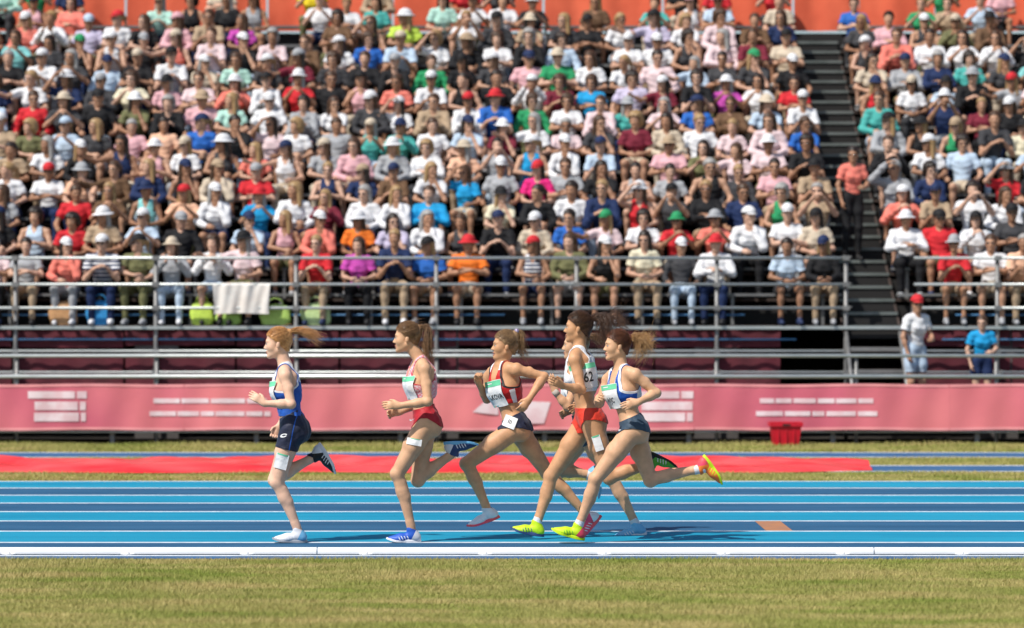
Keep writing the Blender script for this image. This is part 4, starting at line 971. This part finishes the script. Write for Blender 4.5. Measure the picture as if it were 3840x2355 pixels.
def build_spectator(ps, h, standing=False):
    male = ps.get('male', False); hip = A3(0,0,.52 if not standing else .93); dz = hip[2]-.52
    sh = hip+A3(0,-ps['lean']-.01,.44+.02*male); up = unit(sh-hip); C = frame(FWD, up); H = frame(FWD, A3(0,.02,1)); f,l,u = C
    neck = sh+u*.04; HF = headframe(ps['hy'], ps['hp']); hc = sh+A3(0,-.02,.185)
    tp = torso_prims(sh, hip, C, H, neck, 1.04 if male else 1.0, male); hp_, hs_ = head_prims(hc, HF, neck, 1.02, 0, male)
    arms = []; sleeves = []; legs = []; thighs = []; kn = []
    for s, k in ((1,'L'),(-1,'R')):
        S = sh+l*s*(.165 if male else .152)-u*.018; E, Wr, Hd = (A3(*q)+A3(0,0,dz) for q in ps[k]); g = 1.06 if male else .94
        arms += arm_prims(S, E, Wr, g)+hand_prims(Wr, unit(Hd-Wr), -l*s+A3(0,0,-.3), A3(0,-.2,1), .4, 1.0)
        d = unit(E-S); L = np.linalg.norm(E-S); sleeves.append((S, E, Wr, d, L))
        Hp = hip+A3(s*.088,0,-.02)
        if standing: K = Hp+A3(s*.01,-.03,-.43); A = K+A3(s*.01,.05,-.41)
        else: K = Hp+A3(s*.05,-.42,.02); A = A3(s*.13,-.36-.06*(s>0),.09)
        legs.append((Hp,K,A)); kn.append(K)
    fl = Field(A3(-.75,-.72,-.02) if not standing else A3(-.6,-.6,-.02), A3(.5,.35,1.42+dz), h)
    fl.group(tp, .035, .01); [fl.group(leg_prims(*q, FWD if standing else A3(0,0,1), .98), .03, .03) for q in legs]
    tl = Field(fl.lo, A3(.5,.35,1.42+dz), h); tl.A = fl.A.copy()
    fl.group(arms, .018, .022); fl.group(hp_, .016, .02)
    for q in hs_: fl.put(q, .008, True)
    V, Q = fl.mesh(); body = (V, tri(Q)); out = dict(body=body)
    for kind in ('tee','tank','long'):
        sf = Field(fl.lo, A3(.5,.35,1.42+dz), h); sf.group(tp, .04, .01)
        if kind != 'tank':
            for (S,E,Wr,d,L) in sleeves:
                sf.group([rcone(S, S+d*(L*.72 if kind == 'tee' else L), .054, .050)]+([rcone(E, E+(Wr-E)*.93, .044, .034)] if kind == 'long' else []), .02, .03)
        V, Q = sf.mesh(.011); T = tri(Q); dd = V-sh; a, b, c = dd@l, dd@u, dd@f; A = np.abs(a)
        g = b+.40; g = np.minimum(g, np.interp(A, [0,.052,.075], [-.005 if kind != 'tank' else -.06, .03, .3])-b)
        if kind == 'tee':
            for (S,E,Wr,d,L) in sleeves: g = np.minimum(g, np.where(((V-S)@l)*np.sign((S-sh)@l) > -.03, L*.64-(V-S)@d, 1))
        if kind == 'tank': g = np.minimum(g, np.interp(b, [-.2,-.15,-.08,.05], [.3,.16,.115,.105])-A)
        V, T = cut(V, T, g); N = vnormals(V, T); V = V+N*(.004*np.sin(V[:,2]*38+V[:,0]*25)+.003*np.sin(V[:,2]*71-V[:,1]*60))[:,None]
        out[kind] = shell(V, T, .008)
    for kind, ll in (('shorts',.30),('trousers',9)):
        pf = Field(tl.lo, A3(.5,.35,1.42+dz), h); pf.A = tl.A.copy(); V, Q = pf.mesh(.012); T = tri(Q); g = (hip[2]+.11)-V[:,2]
        for (Hp,K,A_) in legs:
            s = np.sign(Hp[0]); 
            if kind == 'shorts': g = np.where(V[:,0]*s > 0, np.minimum(g, ll-(V-Hp)@unit(K-Hp)), g); g = np.minimum(g, V[:,2]-(.36 if not standing else .5))
            else: g = np.minimum(g, V[:,2]-.09)
        V, T = cut(V, T, g); out[kind] = shell(V, T, .008)
    # shoes
    vs = []; fs = []; n0 = 0
    for (Hp,K,A_) in legs:
        q = Field(A_-A3(.1,.24,.12), A_+A3(.1,.1,.08), max(h*.8,.01)); q.put(rcone(A_+A3(0,.02,-.045), A_+A3(0,-.15,-.055), .042, .033), .01); q.put(rcone(A_, A_+A3(0,.01,-.04), .04, .04), .03)
        v, k = q.mesh(); v[:,2] = np.maximum(v[:,2], .003); vs.append(v); fs.append(tri(k)+n0); n0 += len(v)
    out['shoes'] = [(vs[0], fs[0]), (vs[1], fs[1]-len(vs[0]))]; f_, l_, u_ = HF
    out['hm'] = Matrix([[f_[i], l_[i], u_[i], hc[i]] for i in range(3)]+[[0,0,0,1]]); out['seat'] = hip
    return out
def build_headgear(h):
    """in head-local coordinates: x forward, y left, z up"""
    G = {}; I = np.eye(3); c = A3(-.014,0,.045); rad = A3(.095,.076,.086)
    def sh_(V, T, amp=.0015):
        N = vnormals(V, T); return V+N*(amp*np.sin(V[:,1]*160+V[:,0]*70))[:,None]
    for nm in ('short_hair','long_hair','tied_hair','curly_hair'):
        fl = Field(A3(-.24,-.18,-.34), A3(.16,.18,.22), h)
        fl.put(ell(c, rad+(.012 if nm != 'curly_hair' else .028)), .01)
        if nm == 'short_hair': fl.put(rcone(A3(-.06,0,.02), A3(-.055,0,-.03), .05, .04), .03)
        if nm == 'long_hair':
            for s in (1,-1): fl.put(rcone(A3(-.02,.062*s,.02), A3(-.01,.085*s,-.20), .036, .030), .03)
            fl.put(rcone(A3(-.06,0,.02), A3(-.075,0,-.22), .06, .06), .03)
        if nm == 'tied_hair': fl.put(rcone(A3(-.09,0,.06), A3(-.15,0,.02), .035, .032), .02); fl.put(rcone(A3(-.14,0,.02), A3(-.15,.02,-.12), .028, .014), .02)
        if nm == 'curly_hair': fl.put(ell(A3(-.05,0,-.02), (.085,.10,.09)), .03)
        V, Q = fl.mesh(); T = tri(Q); 
        g = hairline(V)-.0; 
        if nm in ('long_hair','curly_hair'): g = np.maximum(g, np.minimum(.035-V[:,0], np.abs(V[:,1])-.055)); g = np.maximum(g, -.03-V[:,0])
        if nm == 'tied_hair': g = np.maximum(g, -.10-V[:,0])
        V, T = cut(V, T, g); V = sh_(V, T, .002 if nm != 'curly_hair' else .005); G[nm] = shell(V, T, .01)
    # cap: crown + visor
    fl = Field(A3(-.16,-.14,-.03), A3(.14,.14,.19), h*.8); fl.put(ell(c+A3(0,0,.004), rad+.018), .01); V, Q = fl.mesh(); T = tri(Q); V, T = cut(V, T, V[:,2]-.058-.12*V[:,0]); cr = shell(V, T, .006)
    n = 14; vv = []; 
    for j in range(2):
        for i in range(n):
            t = -1+2*i/(n-1); y = .080*t; x0 = .085*math.sqrt(max(0,1-(t*.82)**2))-.012; x1 = x0+.075*(1-t*t)**.6+.004
            for xx in (x0, x1): vv.append((xx, y, .066-.25*(xx-.08)-.18*abs(y)-.004*j-.010*t*t))
    vv = np.array(vv); ff = []
    for i in range(n-1):
        a = 2*i; ff += [(a,a+1,a+3,a+2), (2*n+a+2,2*n+a+3,2*n+a+1,2*n+a), (a+1,2*n+a+1,2*n+a+3,a+3)]
    ff = tri(np.array(ff)); G['cap'] = (np.concatenate([cr[0], vv]), np.concatenate([cr[1], ff+len(cr[0])]))
    # sun hat: crown + wide brim
    fl = Field(A3(-.16,-.14,-.03), A3(.14,.14,.19), h*.8); fl.put(ell(c+A3(0,0,.008), rad+.017), .01); V, Q = fl.mesh(); T = tri(Q); V, T = cut(V, T, V[:,2]-.052)
    n = 28; vv = []
    for (r, z) in ((1.0,.056),(1.55,.036),(1.56,.031),(1.0,.048)):
        for i in range(n): t = 2*math.pi*i/n; vv.append((-.010+.108*r*math.cos(t), .090*r*math.sin(t), z+.006*math.sin(3*t+1)*(r-1)))
    vv = np.array(vv); ff = np.array([(j*n+i, (j+1)*n+i, (j+1)*n+(i+1)%n, j*n+(i+1)%n) for j in range(3) for i in range(n)]); 
    G['sun_hat'] = (np.concatenate([V, vv]), np.concatenate([T, tri(ff)+len(V)]))
    # sunglasses
    Vs = []; Fs = []; n0 = 0
    for s in (1,-1):
        V, Q = uvball(A3(.088,.031*s,.008), (.006,.024,.017), I, 10, 6); Vs.append(V); Fs.append(tri(Q)+n0); n0 += len(V)
        V, Q = strands([np.array([(.082,.05*s,.012),(.04,.078*s,.012),(-.01,.080*s,.010)])], .0035, .003); Vs.append(V); Fs.append(tri(Q)+n0); n0 += len(V)
    G['sunglasses'] = (np.concatenate(Vs), np.concatenate(Fs))
    Vs = []; Fs = []; n0 = 0
    for s in (1,-1):
        V, Q = uvball(A3(.083,.030*s,.009), (.006,.012,.0075), I, 8, 5); G['eye%d' % s] = (V, tri(Q))
    return G
HS = .0125
PROT = [build_spectator(p_, HS) for p_ in POSES]; GEAR = build_headgear(.010)
STAND = build_spectator(dict(n='standing', lean=.02, hy=-25, hp=-4, L=((.23,-.06,.72),(.12,-.26,.66),(.04,-.32,.66)), R=((-.24,-.04,.70),(-.20,-.10,.46),(-.19,-.13,.36))), HS, True)
MT = mat('shirt_cloth', use_obj=True, rough=.75, scale=7, bump=.4, bscale=22, spec=.15); MS = mat('sitting_skin', use_obj=True, rough=.5, scale=9, spec=.35)
MC = mat('cap_cloth', use_obj=True, rough=.7, scale=12, spec=.2); MH = mat('crowd_hair', use_obj=True, rough=.45, scale=70); MP = mat('leg_cloth', use_obj=True, rough=.8, scale=10, bump=.3, spec=.15)
MSH = mat('crowd_shoe', use_obj=True, rough=.6, scale=20); MGL = mat('dark_lens', (.01,.01,.012), .15, spec=.7)
def striped(name):
    m = mat(name, use_obj=True, rough=.75, scale=7, spec=.15); n = m.node_tree; b = n.nodes['Principled BSDF']; src = b.inputs['Base Color'].links[0].from_socket
    tc = n.nodes.new('ShaderNodeTexCoord'); w = n.nodes.new('ShaderNodeTexWave'); w.bands_direction = 'Z'; w.inputs['Scale'].default_value = 5.5; w.inputs['Distortion'].default_value = .6
    n.links.new(tc.outputs['Object'], w.inputs[0]); mr = n.nodes.new('ShaderNodeMapRange'); mr.inputs[1].default_value = .55; mr.inputs[2].default_value = .6; n.links.new(w.outputs[1], mr.inputs[0])
    mx = n.nodes.new('ShaderNodeMix'); mx.data_type = 'RGBA'; n.links.new(mr.outputs[0], mx.inputs[0]); n.links.new(src, mx.inputs[6]); mx.inputs[7].default_value = (.78,.78,.8,1); n.links.new(mx.outputs[2], b.inputs['Base Color']); return m
MSTR = striped('striped_shirt_cloth')
PM = {}
def pmesh(key, VT, m):
    k = (key, m.name)
    if k not in PM: me = npmesh(key if isinstance(key, str) else key[0], VT[0], VT[1]); me.materials.append(m); PM[k] = me
    return PM[k]
CN = dict(white=(.78,.78,.80), grey=(.38,.39,.41), pale_blue=(.50,.62,.76), pink=(.74,.42,.46), pale_pink=(.78,.60,.62), black=(.018,.018,.02), charcoal=(.055,.055,.06), navy=(.02,.035,.10), red=(.62,.03,.04), coral=(.82,.22,.17),
    teal=(.08,.42,.38), green=(.03,.30,.12), blue=(.03,.14,.50), azure=(.02,.33,.66), lilac=(.55,.50,.66), beige=(.62,.52,.40), peach=(.85,.50,.34), maroon=(.20,.025,.045), olive=(.17,.17,.08), orange=(.85,.20,.03), yellow=(.85,.66,.03),
    lime=(.55,.75,.10), magenta=(.55,.08,.42), hot_pink=(.80,.03,.22), mint=(.45,.72,.62), cream=(.76,.70,.52), brown=(.16,.09,.05), turquoise=(.25,.62,.62), tan=(.45,.33,.22))
PAL = ['white']*17+['maroon']*3+['black']*5+['charcoal']*3+['brown']*4+['tan']*3+['grey']*9+['pale_blue']*8+['pink']*5+['pale_pink']*6+['black']*12+['charcoal']*9+['navy']*9+['red']*5+['coral']*4+['teal']*3+['green']*2+['blue']*3+['lilac']*4+['beige']*6+['peach']*3+['maroon']*5+['olive']*4+['mint','cream','brown','brown','tan','tan','azure','turquoise','magenta']
CAPP = ['white']*14+['navy']*4+['black']*6+['red']*2+['grey']*3+['beige']*4+['pale_blue','pink','green','tan','tan']
HAIRC = dict(dark=(.022,.014,.010), brown=(.07,.035,.018), blond=(.38,.24,.11), grey=(.34,.33,.32))
SKINS = [(.56,.32,.21),(.50,.27,.17),(.43,.225,.135),(.64,.39,.28),(.36,.185,.11),(.60,.35,.245)]
LM = [(720,30,'yellow'),(1010,62,'mint'),(1050,75,'turquoise'),(945,108,'lime'),(565,100,'magenta'),(50,165,'turquoise'),(290,160,'white'),(60,265,'white'),(330,262,'cream'),(460,285,'pink'),(965,268,'coral'),(1000,262,'white'),(1460,255,'azure'),
 (1720,265,'magenta'),(1265,318,'green'),(1185,300,'blue'),(2130,252,'red'),(2150,305,'teal'),(1570,38,'teal'),(2165,68,'green'),(1240,422,'azure'),(1300,480,'hot_pink'),(1100,405,'peach'),(1870,365,'pale_pink'),(1780,345,'pale_pink'),(200,470,'peach'),(50,455,'white'),(120,450,'white'),
 (640,465,'red'),(600,425,'coral'),(545,525,'white'),(700,520,'white'),(930,520,'white'),(880,515,'white'),(1180,530,'cream'),(1090,530,'azure'),(1300,545,'black'),(1490,520,'navy'),(640,590,'pale_blue'),(870,590,'orange'),(760,605,'coral'),(1040,595,'white'),(1165,632,'orange'),(1155,655,'red'),(1050,640,'blue'),
 (1245,655,'striped'),(1380,590,'blue'),(1740,575,'coral'),(1650,575,'red'),(1600,600,'white'),(2190,525,'coral'),(2260,590,'red'),(2330,590,'white'),(2290,650,'red'),(2415,650,'white'),(1830,655,'pale_blue'),(1780,650,'white'),(250,650,'striped'),(100,650,'grey'),(680,640,'mint'),(600,640,'pale_pink'),(530,640,'white'),(790,640,'red'),(1530,650,'cream'),(1720,655,'hot_pink'),
 (2450,345,'cream'),(2440,450,'red'),(1530,310,'teal'),(1600,160,'white'),(1080,165,'white'),(1160,60,'white'),(1240,70,'white'),(1370,160,'pale_blue'),(1250,330,'white'),(1000,300,'white'),(1400,300,'white'),(1100,300,'white'),(420,110,'pink'),(420,210,'white'),(640,90,'grey'),(830,60,'white'),(2330,60,'pale_blue'),(2050,160,'charcoal'),(700,300,'grey'),(920,430,'grey'),(740,410,'grey'),(760,430,'beige'),(1500,430,'pale_blue'),(1330,430,'white'),(1440,230,'white'),(1900,300,'white'),(1860,250,'white'),(2300,160,'white'),(2350,150,'white')]
LM = [(x*3840/2464, y*3840/2464, n) for x, y, n in LM]
GW = dict(tee='t-shirt', tank='tank top', long='long-sleeved shirt'); GG = {'short_hair':'short {} hair','long_hair':'long {} hair','tied_hair':'tied {} hair','curly_hair':'curly {} hair'}
def person(loc, rz, pr, pi, garment, shirt, gear, gcol, hairc, skin, legs, lcol, glasses, label, cat, group, scale=1.):
    r = empty('person', loc); r.rotation_euler = (0,0,rz); wd = random.uniform(.94,1.10); r.scale = (scale*wd, scale*(wd+1)/2, scale); tag(r, label, cat, group)
    def add(nm, key, VT, m, col=None, hm=None):
        o = bpy.data.objects.new(nm, pmesh(key, VT, m)); COL.objects.link(o); o.parent = r
        if col is not None: o.color = (*col, 1)
        if hm is not None: o.matrix_local = hm
        return o
    add('body', ('body', pi), pr['body'], MS, skin)
    add('shirt', ('shirt', pi, garment), pr[garment], MSTR if shirt == 'striped' else MT, CN['navy'] if shirt == 'striped' else CN[shirt])
    add(legs, (legs, pi), pr[legs], MP, CN[lcol]); sc_ = CN[random.choice(['white','grey','black','navy'])]; [add('shoe', ('shoe', pi, j), pr['shoes'][j], MSH, sc_) for j in (0,1)]
    hk = hairc[0]
    if gear in ('cap','sun_hat'): add(gear, (gear,), GEAR[gear], MC, CN[gcol], pr['hm'])
    add('hair', (hk,), GEAR[hk], MH, HAIRC[hairc[1]], pr['hm'])
    if glasses: add('sunglasses', ('glasses',), GEAR['sunglasses'], MGL, None, pr['hm'])
    else: [add('eye', ('eye%d' % s,), GEAR['eye%d' % s], MGL, None, pr['hm']) for s in (1,-1)]
    return r
seats = []
for k in range(NR):
    y = D0+RUN*k+.42; z = Z0+RISE*k; xv = 1920*y/F
    for side in (-1, 1):
        x = AX0-.24 if side < 0 else AX1+.22; i = 1
        while (x > -xv-1.9 if side < 0 else x < xv+1.6):
            jx = x+random.uniform(-.05,.05)
            if random.random() > (.05 if k < 10 else .12 if k == 10 else .35 if k == 11 else .72): seats.append(dict(x=jx, y=y+random.uniform(-.03,.02), z=z, k=k, side=side, i=i, vis=abs(jx) < xv+.12))
            x += side*random.uniform(.475,.535); i += 1
used = set()
for (lx, ly, n) in LM:
    best = None
    for j, s in enumerate(seats):
        if j in used or not s['vis']: continue
        px = 1920+s['x']*F/s['y']; py = 1163-(s['z']+.78-CH)*F/s['y']; d = abs(px-lx)+1.6*abs(py-ly)
        if d < 130 and (best is None or d < best[0]): best = (d, j)
    if best: used.add(best[1]); seats[best[1]]['c'] = n
ind = [s for s in seats if s['vis']]; ind.sort(key=lambda s: s['k']); ind_ids = set(id(s) for s in ind[:298])
print('seats visible', len(ind), 'all', len(seats))
crowd = []
for s in seats:
    pi = random.choices(range(len(POSES)), [1 if 'rare' in p_ else 4 for p_ in POSES])[0]; male = POSES[pi].get('male', False)
    if s['i'] == 1 and POSES[pi]['n'] == 'pointing': pi = 0
    shirt = s.get('c') or random.choice(PAL); gm = random.choices(['tee','tank','long'], [6,2 if not male else 1,2])[0]
    gear = random.choices(['none','cap','sun_hat'], [54,34,12])[0]; gcol = random.choice(CAPP)
    hk = random.choice(['short_hair','short_hair','short_hair','curly_hair'] if male else ['long_hair','long_hair','tied_hair','curly_hair'])
    if gear != 'none' and hk == 'curly_hair': hk = 'short_hair' if male else 'long_hair'
    hc_ = random.choices(['dark','brown','blond','grey'], [4,5,3,2])[0]; lg_ = random.choices(['shorts','trousers'], [6,4])[0]; lc = random.choice(['navy','black','charcoal','beige','grey','pale_blue','olive','tan','navy'])
    s.update(pi=pi, shirt=shirt, gm=gm, gear=gear, gcol=gcol, hair=(hk, hc_), legs=lg_, lc=lc, skin=random.choice(SKINS), gl=random.random() < .5, rz=random.uniform(-.16,.10), sc=random.uniform(.93,1.03))
    if id(s) in ind_ids:
        head = (gcol.replace('_',' ')+' '+gear.replace('_',' ')) if gear != 'none' else GG[hk].format(hc_)
        lab = 'person in %s %s, %s; %s row, %s %s of aisle' % (shirt.replace('_','-'), GW[gm], head, NO[s['k']+1], NO[min(s['i'],30)], 'left' if s['side'] < 0 else 'right')
        person((s['x'], s['y'], s['z']), s['rz'], PROT[pi], pi, gm, shirt, gear, gcol, s['hair'], s['skin'], lg_, lc, s['gl'], lab, 'spectator', 'spectators sitting on the grandstand benches', s['sc'])
    else: crowd.append(s)
# the rest of the crowd: one joined mesh
LP = [build_spectator(POSES[i], .021) for i in (0,1,3,4)]; LG = build_headgear(.018)
Vs = []; Ts = []; Cs = []; n0 = 0
for s in crowd:
    pr = LP[s['pi'] % 4]; c_, sn = math.cos(s['rz']), math.sin(s['rz']); Rz = np.array([[c_,sn,0],[-sn,c_,0],[0,0,1]]); hm = np.array(pr['hm'])
    items = [(pr['body'], s['skin'], 0), (pr[s['gm']], CN['navy' if s['shirt'] == 'striped' else s['shirt']], 0), (pr[s['legs']], CN[s['lc']], 0), (LG[s['hair'][0]], HAIRC[s['hair'][1]], 1)]
    if s['gear'] != 'none': items.append((LG[s['gear']], CN[s['gcol']], 1))
    if s['gl']: items.append((LG['sunglasses'], (.01,.01,.012), 1))
    for (V, T), col, hd in items:
        v = V@hm[:3,:3].T+hm[:3,3] if hd else V
        Vs.append((v*s['sc'])@Rz+np.array((s['x'],s['y'],s['z']))); Ts.append(T+n0); Cs.append(np.tile((*col,1.), (len(v),1))); n0 += len(v)
me = npmesh('crowd', np.concatenate(Vs), np.concatenate(Ts)); at = me.color_attributes.new('Col', 'FLOAT_COLOR', 'POINT'); at.data.foreach_set('color', np.concatenate(Cs).astype(np.float32).ravel())
tag(link('seated_crowd', me, mat('crowd_cloth', attr='Col', rough=.7, scale=9, spec=.2)), 'seated people filling the topmost benches and the ends of the grandstand', 'crowd', kind='stuff')
print('crowd', len(crowd), 'verts', n0)
# standing people
def at(px, d): return (px-1920)*d/F
def stander(px, y, z, shirt, gm, gear, gcol, hair_, legs, lcol, skin, label, rz=0, sc=.96, gl=True):
    person((at(px,y), y, z), rz, STAND, 'standing', gm, shirt, gear, gcol, hair_, skin, legs, lcol, gl, label, 'spectator', None, sc)
stander(3432, D0-.95, .345, 'white', 'tee', 'cap', 'red', ('tied_hair','brown'), 'shorts', 'pale_blue', SKINS[1], 'woman in red cap, white shirt and pale blue shorts standing behind the fence', rz=.5)
stander(3195, D0+RUN*2.6, Z0+RISE*2+RISE/2, 'coral', 'tee', 'none', 'white', ('short_hair','dark'), 'trousers', 'black', SKINS[2], 'person in bright coral t-shirt and black trousers standing on the aisle steps', rz=.2)
person((at(3680,D0-.75), D0-.75, .345-.24), .1, STAND, 'standing', 'tee', 'azure', 'none', 'white', ('short_hair','brown'), SKINS[3], 'shorts', 'navy', True, 'child in azure and white shirt standing behind the fence at far right', 'spectator', None, .80).location.z = .345
# bags on the first row floor
def bag(px0, px1, py0, py1, name, col, label, cat='bag', handles=True, y=D0+.10):
    x0, x1 = at(px0,y), at(px1,y); z1 = CH-(py0-1163)*y/F; z0 = Z0+.004; w = x1-x0; hh = z1-z0; r = empty(name, ((x0+x1)/2, y, z0)); tag(r, label, cat)
    n = 14; 
    def fn(U, V): 
        t = U*2*math.pi; sq = lambda c: np.sign(c)*np.abs(c)**.5; k = np.minimum(1, (1-V)*6)**.4*(.92+.1*np.sin(V*3)); k = np.where(V >= .999, .03, k); k = np.where(V <= .001, .9, k)
        return w/2*sq(np.cos(t))*k+.01*np.sin(V*9+t*2), .085*sq(np.sin(t))*k*(1-.35*V), hh*V
    link('body', grid_mesh('body', fn, 33, 14), cloth(name+label[:9].replace(' ','_'), col, .85), r)
    if handles:
        for yy in (-.03, .03):
            p = [np.array((w*.25*math.cos(a), yy, hh*.93+.10*math.sin(a))) for a in np.linspace(0, math.pi, 10)]; V, Q = strands([np.array(p)], .007, .007); link('handle', npmesh('handle', V, Q), cloth(name+label[:9].replace(' ','_'), col), r)
bag(715, 800, 1128, 1210, 'shopping_bag', CN['lime'], 'lime green bag left of the white sheet on the first row floor')
bag(810, 905, 1165, 1212, 'shopping_bag', (.38,.60,.12), 'low green bag under the white sheet on the first row floor')
bag(975, 1090, 1140, 1212, 'shopping_bag', (.42,.62,.14), 'wide lime green bag right of the white sheet on the first row floor')
bag(1130, 1240, 1135, 1205, 'shopping_bag', (.50,.66,.30), 'pale lime bag rightmost of the green bags on the first row floor')
bag(325, 425, 1125, 1212, 'shopping_bag', (.02,.26,.60), 'bright blue bag standing on the first row floor at left')
bag(185, 290, 1130, 1212, 'cardboard_carton', (.50,.27,.12), 'brown carton beside the bright blue bag on the first row floor', 'carton', False)
# white sheet hung over the top rails
def towel():
    x0, x1 = at(800,D0-.1), at(1010,D0-.1); zt = 2.118+.028
    def fn(U, V):
        X = x0+(x1-x0)*U; s = (V-.30); back = s < 0
        Y = np.where(back, D0-.07+.03, D0-.07-.03)+.012*np.sin(X*23)+.008*np.sin(X*41+V*5); L = np.where(back, -s*.9, s*.60)
        Y = np.where(np.abs(s) < .03, D0-.07+(-s)*1.0, Y)
        return X+.02*np.sin(V*6)*(U-.5), Y, zt-L-.03*np.abs(U-.5)*V
    tag(link('white_sheet', grid_mesh('white_sheet', fn, 40, 30), mat('white_sheet_cloth', (.80,.78,.74), .85, (.74,.68,.62), scale=3, bump=.3)), 'white cloth sheet draped over the middle guard rail of the stand', 'sheet')
towel()
